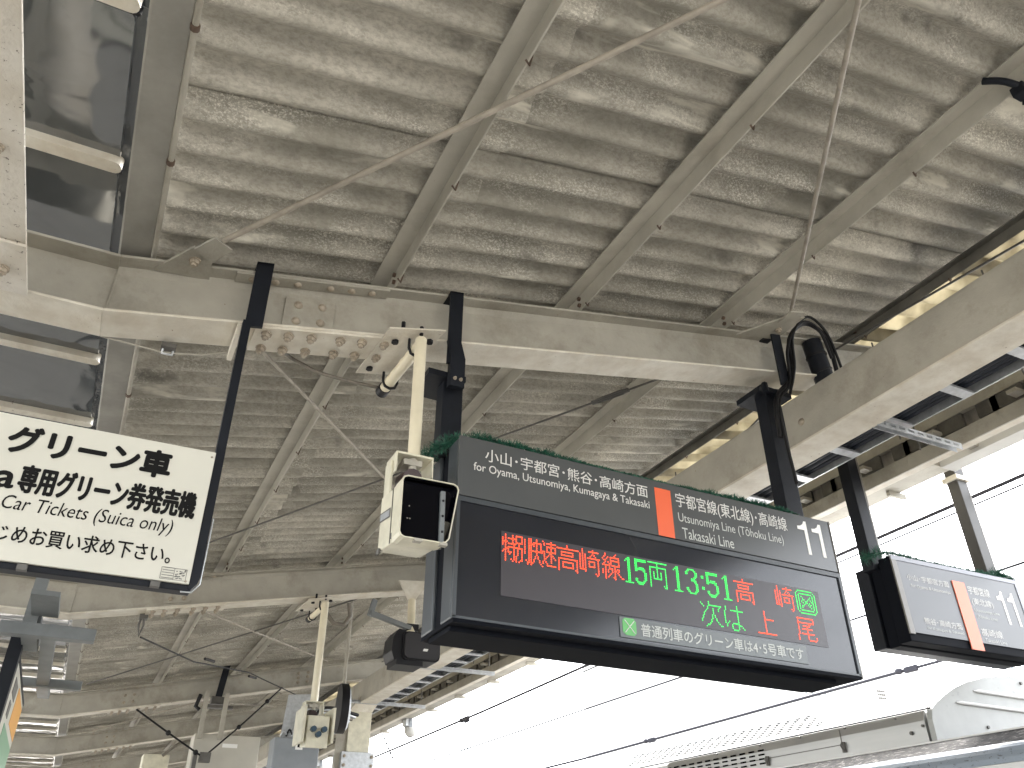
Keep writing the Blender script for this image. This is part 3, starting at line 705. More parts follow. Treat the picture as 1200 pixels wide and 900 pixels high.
for nm, lst, mm in (('red_led_dots', reds, LEDR), ('green_led_dots', greens, LEDG)):
    mb = MB(); r = .0026
    for u, v in sorted(set((round(a, 4), round(b, 4)) for a, b in lst)):
        cx, cz = X(u), Zv(v); yy = SY - .0005
        vs = [(cx, yy - .0012, cz)] + [(cx + r * math.cos(k * math.pi / 3), yy, cz + r * math.sin(k * math.pi / 3)) for k in range(6)]
        mb.add(vs, [(0, 1 + k, 1 + (k + 1) % 6) for k in range(6)])
    part(nm, mb, mm, ds, kind='stuff')
# faint grid of unlit dots
mb = MB()
for i in range(0, 236):
    for j in range(0, 36):
        cx, cz = X(.209 + i * .0074), Zv(.132 + j * .0074 + .003)
        mb.add([(cx - .0016, SY + .0008, cz - .0016), (cx + .0016, SY + .0008, cz - .0016), (cx + .0016, SY + .0008, cz + .0016), (cx - .0016, SY + .0008, cz + .0016)], [(0, 1, 2, 3)])
part('unlit_led_dots', mb, mat('unlit_led', (.045, .04, .045), .4), ds, kind='stuff')
# hanger posts and straps
p1 = part('hanger_post', MB().box(1.150, 1.250, 3.03, 3.12, 1.655, 2.06), NAVY, ds, bevel=.004)
part('strap', MB().box(1.135, 1.205, 2.965, 2.975, 2.10, 2.53, .012).box(1.135, 1.205, 2.965, 3.20, 2.525, 2.535, .012), NAVY, p1)
part('strap_bend', MB().add([(1.135, 2.965, 2.24), (1.205, 2.965, 2.24), (1.225, 2.955, 2.14), (1.15, 2.955, 2.14), (1.135, 2.985, 2.24), (1.205, 2.985, 2.24), (1.225, 2.985, 2.14), (1.15, 2.985, 2.14)],
     [(0, 1, 2, 3), (7, 6, 5, 4), (0, 4, 5, 1), (1, 5, 6, 2), (2, 6, 7, 3), (3, 7, 4, 0)]).box(1.15, 1.225, 2.955, 2.99, 1.98, 2.145), NAVY, p1)
part('clamp_jaw', MB().box(1.06, 1.25, 3.0, 3.22, 2.045, 2.075), NAVY, p1)
for dx in (1.175, 1.205):
    shared('bolt', bolt_mesh(.008, .01), p1, (dx, 2.955, 2.02), (math.pi / 2, 0, 0))
p2 = part('hanger_post', MB().box(3.215, 3.335, 3.03, 3.12, 1.655, 2.56), NAVY, ds, bevel=.004)
part('strap', MB().box(3.30, 3.375, 2.965, 2.975, 2.60, 2.985, .012).box(3.30, 3.375, 2.965, 3.20, 2.985, 2.995, .012), NAVY, p2)
part('clamp_jaw', MB().box(3.16, 3.40, 3.0, 3.22, 2.545, 2.58).tube([(3.17, 3.0, 2.545), (3.15, 2.96, 2.55), (3.15, 2.96, 2.50)], .022, 8), NAVY, p2)
ds.rotation_euler = (0, R(.85), 0)

# tinsel garlands: rope of needles
def garland(pts, label, r=.045, n=1400, grp='green tinsel garlands on the signs'):
    mb = MB(); P = [Vector(p[:3]) for p in pts]; rr = [p[3] if len(p) > 3 else r for p in pts]
    L = [0]
    for a, b in zip(P[:-1], P[1:]): L.append(L[-1] + (b - a).length)
    rnd = random.Random(hash(label) % 1000 if False else len(label))
    for k in range(n):
        s = rnd.random() * L[-1]; i = 0
        while i < len(P) - 2 and L[i + 1] < s: i += 1
        t = (s - L[i]) / max(1e-6, L[i + 1] - L[i]); c = P[i].lerp(P[i + 1], t); q = rr[i] * (1 - t) + rr[i + 1] * t
        d = Vector((rnd.gauss(0, 1), rnd.gauss(0, 1), rnd.gauss(0, 1))).normalized(); ax = (P[i + 1] - P[i]).normalized()
        d = (d + ax * .3 * rnd.choice((-1, 1))).normalized(); e = c + d * q * rnd.uniform(.6, 1.0) * (1 + .25 * math.sin(s * 40))
        sd_ = d.cross(Vector((rnd.random(), rnd.random(), rnd.random()))).normalized() * .0016
        mb.add([c - sd_, c + sd_, e + sd_ * .5, e - sd_ * .5], [(0, 1, 2, 3)])
    mb.tube(P, .004, 5)
    t = thing('tinsel_garland', label, 'garland', pts[0][:3], grp)
    part('needles', mb, GREEN, t, kind='stuff'); return t
zt_ = SZ0 + .812
garland([(1.10, 3.12, 1.62, .05), (1.13, 3.04, 1.67, .06), (1.19, 2.93, zt_ + .010, .045), (1.28, 2.875, zt_ + .012, .036), (1.45, 2.87, zt_ + .008, .032), (1.62, 2.865, zt_ + .003, .026), (1.9, 2.865, zt_ - .006, .012), (2.3, 2.865, zt_ - .014, .010),
         (2.48, 2.87, zt_ - .012, .020), (2.62, 2.87, zt_ - .012, .028), (2.8, 2.87, zt_ - .014, .030), (2.98, 2.87, zt_ - .017, .028), (3.14, 2.88, zt_ - .022, .018)],
        'green tinsel garland lying on top of the large departure sign', n=5200)

# ------------------------------------------------------------------ left ticket sign
tg = thing('ticket_sign', 'cream sign with bold black Japanese text about green car tickets', 'sign', (-.1, 2.93, .9))
part('panel', MB().box(-1.60, .222, 2.93, 2.945, .897, 1.405), WPANEL, tg, bevel=.002)
part('frame', MB().box(-1.62, .232, 2.944, 3.00, .876, .897).prism([(.222, .887), (.232, .882), (.250, .905), (.255, .93), (.255, 1.42), (.222, 1.42)], 'y', 2.938, 3.0).box(-1.62, .222, 2.946, 3.0, .897, 1.402), NAVY, tg, bevel=.003)
part('edge_trim', MB().tube([(.20, 2.945, .872), (.236, 2.945, .874), (.258, 2.945, .905), (.260, 2.945, 1.15)], .003, 6), GALV, tg)
hp = part('hanger_post', MB().box(.222, .256, 2.955, 3.0, 1.42, 2.05), NAVY, tg)
part('strap', MB().box(.232, .305, 2.968, 2.985, 2.03, 2.375, .014).box(.232, .305, 2.968, 3.2, 2.368, 2.382, .014), NAVY, hp)
part('clamp_plate', MB().box(.205, .225, 2.985, 3.20, 1.985, 2.045), STEELB, hp)
yt = 2.9285
text('lettering', 'グリーン車', -.448, .080, 1.262, 1.372, yt, BLACKTXT, tg, bold=.042)
text('lettering', 'Suica', -.66, -.384, 1.135, 1.225, yt, BLACKTXT, tg, bold=.035)
text('lettering', '専用グリーン券発売機', -.376, .192, 1.128, 1.232, yt, BLACKTXT, tg, bold=.034)
text('lettering', 'Green', -.60, -.43, 1.068, 1.112, yt, BLACKTXT, tg, shear=.18)
text('lettering', 'Car Tickets (Suica only)', -.400, .130, 1.052, 1.116, yt, BLACKTXT, tg, shear=.18)
text('lettering', 'あらかじ', -.62, -.352, .960, 1.012, yt, BLACKTXT, tg, bold=.012)
text('lettering', 'めお買い求め下さい。', -.342, .145, .956, 1.018, yt, BLACKTXT, tg, bold=.014)
lb = MB()
for a in (.944, .935, .926, .917, .908): lb.box(.128, .165, yt - .0002, yt, a, a + .002)
for a in (.944, .904): lb.box(.124, .208, yt - .0002, yt, a, a + .0015)
for a in (.124, .166, .2065): lb.box(a, a + .0015, yt - .0002, yt, .904, .9455)
for k in range(26):
    a, b = random.uniform(.170, .200), random.uniform(.908, .940); lb.box(a, a + .005, yt - .0003, yt, b, b + .003)
part('maker_label', lb, mat('grey_print', (.10, .10, .10), .5), tg)
for q, (xx, zz) in enumerate(((.210, 1.383), (.209, .905), (-1.58, 1.383), (-1.58, .905))):
    shared('screw', bolt_mesh(.0045, .003, False), tg, (xx, 2.9295, zz), (math.pi / 2, 0, 0))
for xx in (-.30, .10):
    part('clip', MB().box(xx, xx + .03, 2.925, 2.95, .874, .892), DARKST, tg)

# ------------------------------------------------------------------ small sign beyond the roof edge
ss = thing('platform_sign', 'smaller grey hanging sign with orange stripe and number 11 at right', 'sign', (4.85, 3.7, 1.4))
part('front_frame', MB().box(4.835, 6.20, 3.70, 3.80, 1.372, 1.965), UNDER, ss, bevel=.006)
part('core_body', MB().box(4.855, 6.18, 3.81, 3.90, 1.365, 1.95), UNDER, ss, bevel=.006)
part('rear_frame', MB().box(4.835, 6.20, 3.91, 4.02, 1.372, 1.94), NAVY, ss, bevel=.006)
part('face_panel', MB().box(4.885, 6.155, 3.692, 3.702, 1.432, 1.935), GREYP, ss)
part('trim', MB().box(4.835, 6.20, 3.688, 3.70, 1.937, 1.968).box(6.157, 6.20, 3.688, 3.70, 1.42, 1.937), mat('lilac_grey_trim', (.24, .25, .29), .35), ss)
part('side_trim', MB().box(4.835, 4.883, 3.688, 3.70, 1.42, 1.937), SILV, ss)
part('line_stripe', MB().prism([(5.420, 1.862), (5.550, 1.862), (5.550, 1.374), (5.420, 1.374)], 'y', 3.6845, 3.692), mat('coral_stripe', (.80, .20, .11), .4), ss)
ys = 3.690
text('lettering', '小山･宇都宮方面', 4.95, 5.378, 1.803, 1.848, ys, LIGHTTXT, ss)
text('lettering', 'for Oyama & Utsunomiya', 4.97, 5.370, 1.748, 1.778, ys, LIGHTTXT, ss)
text('lettering', '熊谷･高崎方面', 5.01, 5.385, 1.502, 1.548, ys, LIGHTTXT, ss)
text('lettering', 'for Kumagaya & Takasaki', 5.02, 5.385, 1.462, 1.488, ys, PALETXT, ss)
text('lettering', '宇都宮線', 5.578, 5.812, 1.785, 1.848, ys, LIGHTTXT, ss)
text('lettering', '(東北線)', 5.582, 5.812, 1.700, 1.760, ys, LIGHTTXT, ss)
text('lettering', 'Utsunomiya Line', 5.585, 5.852, 1.650, 1.680, ys, PALETXT, ss)
text('lettering', '(Tōhoku Line)', 5.595, 5.81, 1.606, 1.636, ys, PALETXT, ss)
text('lettering', '高崎線', 5.584, 5.808, 1.484, 1.540, ys, LIGHTTXT, ss)
text('lettering', 'Takasaki Line', 5.60, 5.83, 1.444, 1.470, ys, PALETXT, ss)
digit_one(5.885, 5.960, 1.602, 1.852, ys, WHITETXT, ss); digit_one(6.005, 6.080, 1.602, 1.852, ys, WHITETXT, ss)
for x, z1, zz in ((4.80, 3.20, 'hanger_post'), (6.085, 3.48, 'hanger_post')):
    hp = part('hanger_post', MB().box(x, x + .105, 3.82, 3.92, 1.94 if x > 5 else 1.90, z1), NAVY if x < 5 else mat('far_post_paint', (.045, .043, .04), .5), ss, bevel=.004)
    part('edge_strip', MB().box(x + .105, x + .122, 3.82, 3.92, 1.94, z1), SILV, hp)
part('post_collar', MB().box(6.06, 6.23, 3.80, 3.94, 2.86, 2.90), STEELB, ss)
garland([(4.74, 3.86, 1.97, .06), (4.80, 3.76, 2.0, .085), (4.90, 3.72, 2.0, .06), (5.05, 3.71, 1.988, .04), (5.2, 3.705, 1.98, .024), (5.55, 3.705, 1.98, .022), (5.85, 3.705, 1.982, .03), (6.0, 3.71, 1.985, .034)],
        'green tinsel garland along the top of the smaller sign', n=1900)
garland([(6.05, 3.76, 2.03, .055), (6.10, 3.75, 2.02, .06), (6.17, 3.73, 2.0, .05), (6.23, 3.72, 1.985, .035)], 'bright green tinsel tuft wound around the base of the right sign post', n=700)

# ------------------------------------------------------------------ platform cameras on poles
BLKBOLT = MB().tube([(0, 0, 0), (0, 0, .016)], .017, 6, smooth=False).mesh('bolt', BLACKP)
def plat_camera(px, py, ptop, pz, hx0, hx1, hy0, hy1, hz0, hz1, label, rear=False, scale=1.0):
    t = thing('platform_camera', label, 'camera', (px, py, pz), 'cream platform cameras on drop poles')
    part('pole', MB().tube([(px, py, ptop + .02), (px, py, pz)], .027 if not rear else .034, 14), CREAMM, t)
    part('pole_cap', MB().ball((px, py, ptop + .02), .028 if not rear else .034, 12, 6, (1, 1, .5)), CREAMM, t)
    zz = zb(px - .1)
    # U-bolted horizontal stub under the beam on a slanting bracket plate
    b = part('bracket_plate', MB().add([(px - .16, py - .02, ptop + .026), (px + .108, py - .04, ptop + .080), (px + .04, py + .40, ptop + .066), (px - .19, py + .40, ptop + .020),
                                   (px - .16, py - .02, ptop + .034), (px + .108, py - .04, ptop + .088), (px + .04, py + .40, ptop + .074), (px - .19, py + .40, ptop + .028)],
                                  [(0, 3, 2, 1), (4, 5, 6, 7), (0, 1, 5, 4), (1, 2, 6, 5), (2, 3, 7, 6), (3, 0, 4, 7)]), STEELB, t)
    ex, ey, ez = px - .035, py + .40, ptop + .0
    part('stub_pipe', MB().tube([(px, py, ptop), (ex, ey, ez - .025)], .027, 12), CREAMM, t)
    part('pipe_end', MB().tube([(ex, ey, ez - .025), (ex - .003, ey + .05, ez - .026)], .032, 12), BLACKP, t)
    for s in (.05, .35):
        cx, cy, cz = px - .035 * s / .46, py + s, ptop - .025 * s / .46
        part('u_bolt', MB().tube([(cx - .036, cy, cz + .05), (cx - .036, cy, cz), (cx - .025, cy, cz - .028), (cx, cy, cz - .037), (cx + .025, cy, cz - .028), (cx + .036, cy, cz), (cx + .036, cy, cz + .05)], .007, 6), RUBBER, t)
    for q in ((-.10, .08), (-.14, .34), (.0, .33), (.06, .05)):
        shared('bolt', BLKBOLT, t, (px + q[0], py + q[1], ptop + .058 + q[0] * .18), (math.pi, 0, 0))
    for q in (-.09, .0): part('stud', MB().tube([(px + q, py + .0, ptop + .05), (px + q, py + .0, ptop + .095)], .010, 6), BLACKP, t)
    # tilt head
    cx = (hx0 + hx1) / 2
    part('yoke', MB().box(cx - .082, cx - .076, py - .06, py + .07, pz - .09, pz + .0).box(cx + .076, cx + .082, py - .06, py + .07, pz - .09, pz).box(cx - .082, cx + .082, py - .06, py + .07, pz - .006, pz + .004)
         .box(cx - .094, cx - .082, py - .03, py + .04, hz1 - .02, pz - .03).box(cx + .082, cx + .094, py - .03, py + .04, hz1 - .02, pz - .03), CREAMB, t, bevel=.002)
    part('joint', MB().tube([(cx, py - .03, pz - .01), (cx, py - .03, pz - .07)], .018, 8).box(cx - .045, cx + .035, py - .05, py + .03, pz - .045, pz - .02), STEEL, t)
    part('motor', MB().tube([(cx - .01, py - .07, pz - .115), (cx - .01, py + .03, pz - .095)], .042, 12), mat('dark_red_motor', (.03, .012, .012), .4), t)
    # housing
    tilt = .035
    def shell(y0, y1, x0, x1, z0, z1):
        dz0, dz1 = 0, tilt * (y1 - y0) / .3
        return [(x0, y0, z0), (x1, y0, z0), (x1, y1, z0 + dz1), (x0, y1, z0 + dz1), (x0, y0, z1), (x1, y0, z1), (x1, y1, z1 + dz1), (x0, y1, z1 + dz1)]
    FB = [(0, 3, 2, 1), (4, 5, 6, 7), (0, 1, 5, 4), (1, 2, 6, 5), (2, 3, 7, 6), (3, 0, 4, 7)]
    part('housing', MB().add(shell(hy0 + .05, hy1, hx0 + .012, hx1 - (.012 if rear else .045), hz0 + .01, hz1 - .01), FB), CREAMB, t, bevel=.006)
    if not rear:
        rim = MB(); w = .0045
        rp_ = lambda x0, x1, z0, z1, r: [(x0 + r, z0), (x1 - r, z0), (x1 - r * .3, z0 + r * .3), (x1, z0 + r), (x1, z1 - r), (x1 - r * .3, z1 - r * .3), (x1 - r, z1), (x0 + r, z1), (x0 + r * .3, z1 - r * .3), (x0, z1 - r), (x0, z0 + r), (x0 + r * .3, z0 + r * .3)]
        cut = lambda P: [(p - (.042 * (1 - (q - hz0) / .11) if p > cx and q < hz0 + .11 else 0), q) for p, q in P]
        o_, i_ = cut(rp_(hx0, hx1, hz0, hz1, .022)), cut(rp_(hx0 + w, hx1 - w, hz0 + w, hz1 - w, .019))
        n = len(o_)
        vs = [(p, hy0, q) for p, q in o_] + [(p, hy0, q) for p, q in i_] + [(p, hy0 + .085, q) for p, q in o_] + [(p, hy0 + .085, q) for p, q in i_]
        for i in range(n):
            j = (i + 1) % n
            rim.f += []
        rim.add(vs, [f for i in range(n) for j in ((i + 1) % n,) for f in ((i, j, n + j, n + i), (2 * n + i, 2 * n + j, j, i), (n + i, n + j, 3 * n + j, 3 * n + i))])
        part('hood', rim, CREAMB, t)
        n_in = len(i_); lin = [(p + (.0008 if p < cx else -.0008) * -1 * -1, hy0 + .004, q + (.0008 if q < (hz0 + hz1) / 2 else -.0008)) for p, q in i_]
        part('hood_lining', MB().add(lin + [(p, hy0 + .08, q) for p, _, q in lin], [(i, (i + 1) % n_in, n_in + (i + 1) % n_in, n_in + i) for i in range(n_in)]), BLACKG, t)
        part('window', MB().box(hx0 + .01, hx1 - .048, hy0 + .035, hy0 + .05, hz0 + .01, hz1 - .01).box(hx1 - .048, hx1 - .01, hy0 + .035, hy0 + .05, hz0 + .11, hz1 - .01), BLACKG, t)
        part('inner_post', MB().box(hx1 - .068, hx1 - .048, hy0 + .018, hy0 + .034, hz0 + .008, hz1 - .03), GREYST, t, bevel=.003)
        for q in (.25, .55, .85): part('post_screw', MB().ball((hx1 - .058, hy0 + .017, hz0 + q * .21), .005, 8, 4), BLACKP, t)
        for (a, b) in ((.045, .14), (.05, .09), (.04, .09)): part('glint_screw', MB().ball((hx0 + a, hy0 + .034, hz0 + b), .003, 6, 4), STEEL, t)
        part('side_seam', MB().box(hx0 + .009, hx0 + .0115, hy0 + .135, hy0 + .139, hz0 + .02, hz1 - .0), DARKST, t)
        part('name_plate', MB().add([(hx0 + .0105, hy0 + .155, hz0 + .135), (hx0 + .0105, hy0 + .285, hz0 + .155), (hx0 + .0105, hy0 + .285, hz0 + .195), (hx0 + .0105, hy0 + .155, hz0 + .175)], [(3, 2, 1, 0)]), DARKST, t)
        part('plate_print', MB().add([(hx0 + .0095, hy0 + .163, hz0 + .142), (hx0 + .0095, hy0 + .277, hz0 + .160), (hx0 + .0095, hy0 + .277, hz0 + .188), (hx0 + .0095, hy0 + .163, hz0 + .169)], [(3, 2, 1, 0)]), GALV, t)
        part('clasp', MB().box(hx0 + .004, hx0 + .013, hy0 + .09, hy0 + .115, hz0 + .03, hz0 + .05), DARKST, t); part('clasp', MB().box(hx0 + .004, hx0 + .013, hy0 + .25, hy0 + .28, hz0 + .02, hz0 + .04), DARKST, t)
        for q in (.06, .16):
            part('hinge', MB().box(hx0 + q, hx0 + q + .03, hy0 - .004, hy0 + .02, hz0 - .008, hz0 + .003), STEEL, t)
        for (a, b) in ((.02, .10), (.06, .12), (.02, .26), (.18, .28), (.2, .1)): part('underside_screw', MB().ball((hx0 + a, hy0 + b, hz0 + .008 + tilt * b / .3), .0065, 8, 4), DARKST, t)
    else:
        for (a, b) in ((-.045, .15), (.045, .15), (0, .11)): part('knob', MB().tube([(cx + a, hy0 + .05, hz0 + b), (cx + a, hy0 - .0, hz0 + b)], .024, 8), mat('blue_black_knob', (.02, .05, .08), .4), t)
        part('side_flap', MB().box(hx0 - .03, hx0 - .01, hy0 + .03, hy1 + .1, hz0 + .05, hz1 + .06), CREAMB, t)
        part('side_flap', MB().box(hx1 + .01, hx1 + .03, hy0 + .03, hy1 + .1, hz0 + .05, hz1 + .06), CREAMB, t)
    return t
plat_camera(1.005, 2.925, 2.14, 1.535, .875, 1.108, 2.66, 2.95, 1.085, 1.335, 'cream camera housing with a black window on the nearest drop pole')
plat_camera(1.80, 7.52, 2.27, 1.40, 1.69, 1.90, 7.2, 7.45, .99, 1.26, 'cream camera housing seen from behind on the farther drop pole', rear=True)
t = thing('cable', 'sagging grey cable from the beam splice to the camera bracket', 'cable', (.4, 3.1, 2.04))
part('sheath', MB().tube(smooth([(.42, 3.22, 2.13), (.49, 3.32, 2.155), (.565, 3.32, 2.128), (.64, 3.32, 2.108), (.79, 3.32, 2.10), (.88, 3.33, 2.108), (.97, 3.36, 2.13)]), .009, 8), CONDUIT, t)
t = thing('cable', 'dark looped cable beside the head of the farther camera pole', 'cable', (1.9, 7.5, 2.2))
part('sheath', MB().tube([(1.84, 7.6, 2.22), (1.92, 7.6, 2.13), (2.02, 7.6, 2.13), (2.07, 7.6, 2.22), (2.05, 7.6, 2.34)], .022, 8), CONDUIT, t)

# ------------------------------------------------------------------ cable bundle over the girder at the right post
t = thing('cable_bundle', 'black cables looping from the right hanger post over the girder', 'cable', (3.5, 3.0, 2.9))
rb = [[(3.25, 2.99, 2.20), (3.26, 2.97, 2.45), (3.40, 2.96, 2.62), (3.44, 2.95, 2.75), (3.45, 2.94, 2.92), (3.56, 2.93, 3.06), (3.68, 2.93, 3.10), (3.79, 2.93, 3.02), (3.83, 2.95, 2.80)],
      [(3.28, 2.97, 1.9), (3.27, 2.97, 2.40), (3.38, 2.95, 2.58), (3.41, 2.94, 2.82), (3.48, 2.92, 2.98), (3.60, 2.91, 3.09), (3.73, 2.92, 3.06), (3.80, 2.94, 2.88)],
      [(3.36, 2.95, 2.5), (3.43, 2.93, 2.70), (3.47, 2.92, 2.95), (3.62, 2.90, 3.13), (3.78, 2.91, 3.05), (3.86, 2.93, 2.78)]]
for P, r in zip(rb, (.014, .010, .009)): part('cable', MB().tube(smooth(P), r, 8), RUBBER, t)
part('sleeve', MB().tube([(3.72, 3.0, 3.02), (3.76, 3.0, 2.72)], .062, 10), NAVY, t)
part('tie', MB().tube([(3.735, 3.0, 2.92), (3.738, 3.0, 2.905)], .068, 10), RUBBER, t)
part('tie', MB().tube([(3.748, 3.0, 2.80), (3.752, 3.0, 2.79)], .068, 10), RUBBER, t)
t = thing('pipe_clamp', 'dark metal pipe clamp on the purlin in the top right corner', 'clamp', (3.0, 1.05, 2.95))
part('jaw', MB().tube(smooth([(2.90, 1.12, 2.985), (2.93, 1.06, 2.93), (2.985, 1.03, 2.875), (3.03, 1.06, 2.84)]), .017, 8).box(2.955, 3.012, 1.01, 1.07, 2.845, 2.90), NAVY, t, bevel=.006)
part('disc', MB().tube([(3.025, 1.06, 2.85), (3.05, 1.01, 2.84)], .030, 14), CAB2, t)
part('screw', MB().tube([(2.97, .99, 2.93), (2.95, .96, 2.91)], .010, 6), GALV, t)

# ------------------------------------------------------------------ loudspeaker on drop pole under the second beam
sp = thing('loudspeaker', 'black box loudspeaker hanging on a short pole under the second beam', 'speaker', (2.65, 7.4, 2.05))
def rrect(x0, x1, z0, z1, r, n=4):
    P = []
    for cx, cz, a0 in ((x1 - r, z0 + r, -90), (x1 - r, z1 - r, 0), (x0 + r, z1 - r, 90), (x0 + r, z0 + r, 180)):
        for k in range(n + 1): a = R(a0 + 90 * k / n); P.append((cx + r * math.cos(a), cz + r * math.sin(a)))
    return P
part('cabinet', MB().prism(rrect(2.50, 2.87, 1.785, 2.045, .05), 'y', 7.25, 7.50), BLACKP, sp, bevel=.012)
part('grille', MB().prism(rrect(2.515, 2.858, 1.80, 2.032, .045), 'y', 7.232, 7.252), mat('speaker_grille', (.02, .019, .022), .65), sp, bevel=.008)
part('side_wing', MB().prism([(2.40, 1.86), (2.43, 1.78), (2.53, 1.765), (2.53, 2.06), (2.46, 2.065), (2.41, 1.99)], 'y', 7.27, 7.52), BLACKP, sp, bevel=.01)
part('lower_tray', MB().box(2.44, 2.70, 7.24, 7.5, 1.735, 1.78), BLACKP, sp)
part('badge', MB().add([(2.69, 7.2305, 1.872), (2.735, 7.2305, 1.872), (2.745, 7.2305, 1.895), (2.70, 7.2305, 1.895)], [(0, 1, 2, 3)]), WHITETXT, sp)
part('drop_pole', MB().tube([(2.63, 7.42, 2.05), (2.65, 7.5, 2.42)], .038, 10), CREAMM, sp)
part('pole_clamp', MB().box(2.58, 2.70, 7.40, 7.52, 2.10, 2.16), BLACKP, sp)
part('top_gusset', MB().prism([(2.50, 2.60), (2.81, 2.63), (2.67, 2.40), (2.62, 2.40)], 'y', 7.49, 7.51), STEELB, sp)
part('side_arm', MB().bar((2.19, 7.35, 2.20), (2.62, 7.42, 2.12), .05, .04).bar((2.19, 7.35, 2.17), (2.23, 7.36, 2.33), .03, .05), GREYST, sp)

# ------------------------------------------------------------------ far equipment near the column
ck = thing('round_clock', 'black rimmed round clock seen edge-on beside the column', 'clock', (2.45, 9.0, 1.64))
part('rim', MB().tube([(2.42, 9.0, 1.64), (2.50, 8.99, 1.64)], .25, 28), BLACKP, ck)
part('dial_cover', MB().tube([(2.50, 8.99, 1.64), (2.535, 8.985, 1.64), (2.55, 8.98, 1.64)], [.235, .19, .10], 28), CAB2, ck)
part('drop_rod', MB().tube([(2.46, 9.0, 1.88), (2.46, 9.0, 2.80)], .02, 8), STEEL, ck)
cb = thing('cabinet', 'beige equipment cabinet with a white label hung from the third beam', 'cabinet', (1.9, 12.6, 1.1))
part('body', MB().box(1.42, 2.30, 12.5, 12.9, 1.05, 1.82), CAB, cb, bevel=.01)
part('label_plate', MB().box(1.80, 2.0, 12.494, 12.5, 1.66, 1.71), WHITETXT, cb)
for x in (1.45, 1.72):
    part('hanger', MB().box(x, x + .06, 12.46, 12.5, 1.75, 2.36), STEEL, cb)
part('strap', MB().bar((1.72, 12.72, 2.82), (1.66, 12.72, 2.27), .09, .03, (0, 1, 0)), NAVY, cb)
part('clamp', MB().box(1.56, 1.76, 12.55, 12.7, 2.22, 2.32).box(1.46, 1.86, 12.5, 12.6, 2.16, 2.20), DARKST, cb)
part('hook', MB().tube([(1.40, 12.5, 2.32), (1.36, 12.5, 2.16), (1.42, 12.5, 2.12)], .03, 6), RUBBER, cb)
cb = thing('cabinet', 'grey equipment box with conduits beside the cream column', 'cabinet', (2.4, 11, 1.2))
part('body', MB().box(2.18, 2.74, 10.9, 11.2, 1.0, 1.60), CAB2, cb, bevel=.008)
part('label_plate', MB().box(2.44, 2.53, 10.894, 10.9, 1.47, 1.56), WHITETXT, cb)
part('label_dot', MB().box(2.465, 2.505, 10.890, 10.894, 1.495, 1.535), BLACKTXT, cb)
part('mounting_plate', MB().prism([(2.30, 1.6), (2.34, 2.16), (2.74, 2.20), (2.70, 1.6)], 'y', 11.2, 11.22), GALV, cb)
for q in range(4):
    x = 2.5 + q * .04
    part('conduit', MB().tube(smooth([(x, 11.0, 1.58), (x, 11.02, 1.75), (x + .10, 11.05, 1.90 + q * .02), (x + .3, 11.1, 1.96 + q * .02), (x + .7, 11.3, 1.90 + .03 * q)]), .022, 8), (GALV, CONDUIT, GALV, RUBBER)[q], cb)
for q in range(7):
    a = 2.25 + q * .07
    part('loose_cable', MB().tube(smooth([(a, 10.95, 1.62), (a + .03, 10.93, 1.68 + .02 * (q % 3)), (a + .08, 10.95, 1.64), (a + .12, 10.97, 1.72)]), .012, 6), RUBBER if q % 2 else GALV, cb)
cb = thing('cabinet', 'small cream box at the bottom edge below the far beams', 'cabinet', (.9, 13, 1.3))
part('body', MB().box(.86, 1.20, 13.0, 13.3, 1.1, 1.60), CREAMB, cb, bevel=.01)
part('conduit', MB().tube(smooth([(1.10, 13.0, 1.58), (1.3, 13.0, 1.75), (1.6, 13.1, 1.83), (1.95, 13.2, 1.85)]), .02, 6), CONDUIT, cb)
t = thing('guy_wire', 'dark guy wire with clamps sloping down to the beige cabinet', 'wire', (.9, 12.0, 2.1))
part('wire', MB().tube([(.60, 12.2, 2.02), (1.05, 12.2, 1.76), (1.50, 12.25, 1.52)], .012, 6), RUBBER, t)
part('wire_clamp', MB().ball((1.05, 12.2, 1.76), .035, 8, 5).ball((1.44, 12.25, 1.55), .035, 8, 5), RUBBER, t)
t = thing('guy_wire', 'dark guy wire rising right across the beige cabinet', 'wire', (1.6, 12.3, 1.6))
part('wire', MB().tube([(1.60, 12.3, 1.55), (1.95, 12.3, 1.90), (2.30, 12.3, 2.28), (2.50, 12.5, 2.50)], .011, 6), RUBBER, t)
part('wire_clamp', MB().ball((1.95, 12.3, 1.90), .032, 8, 5).ball((2.28, 12.3, 2.26), .032, 8, 5), RUBBER, t)
t = thing('pulley', 'small dark clamp assembly at the bottom of the strap hangers', 'clamp', (1.5, 12.3, 1.5))
part('block', MB().box(1.50, 1.64, 12.25, 12.35, 1.44, 1.56).box(1.42, 1.47, 12.25, 12.33, 1.30, 1.54), DARKST, t)

# ------------------------------------------------------------------ guide sign and steel frame at lower left
t = thing('sign_frame', 'grey steel hanging frame with two cross bars at lower left', 'frame', (-.4, 6.9, 1.5))
part('cross_bar', MB().box(-.62, -.05, 6.14, 6.24, 1.42, 1.50), GREYST, t, bevel=.004)
part('cross_bar', MB().box(-.62, -.07, 7.92, 8.0, 1.43, 1.50), GREYST, t, bevel=.004)
part('diagonal_bar', MB().bar((-.33, 6.2, 1.47), (-.36, 7.96, 1.47), .09, .05).bar((-.36, 7.98, 1.46), (-.36, 8.7, 1.50), .09, .05), GREYST, t)
part('top_plate', MB().box(-.46, -.30, 5.65, 6.16, 1.55, 1.58).box(-.50, -.40, 6.24, 6.8, 1.46, 1.58), GREYST, t)
part('drop_post', MB().bar((-.46, 6.2, 1.50), (-.46, 6.2, 2.05), .08, .06, (0, 1, 0)), GREYST, t)
t = thing('guide_sign', 'hanging guide board with orange and green print seen at a steep angle', 'sign', (-.52, 7.7, .9))
part('board', MB().box(-.56, -.50, 6.75, 8.7, .60, 1.40), WPANEL, t, bevel=.004)
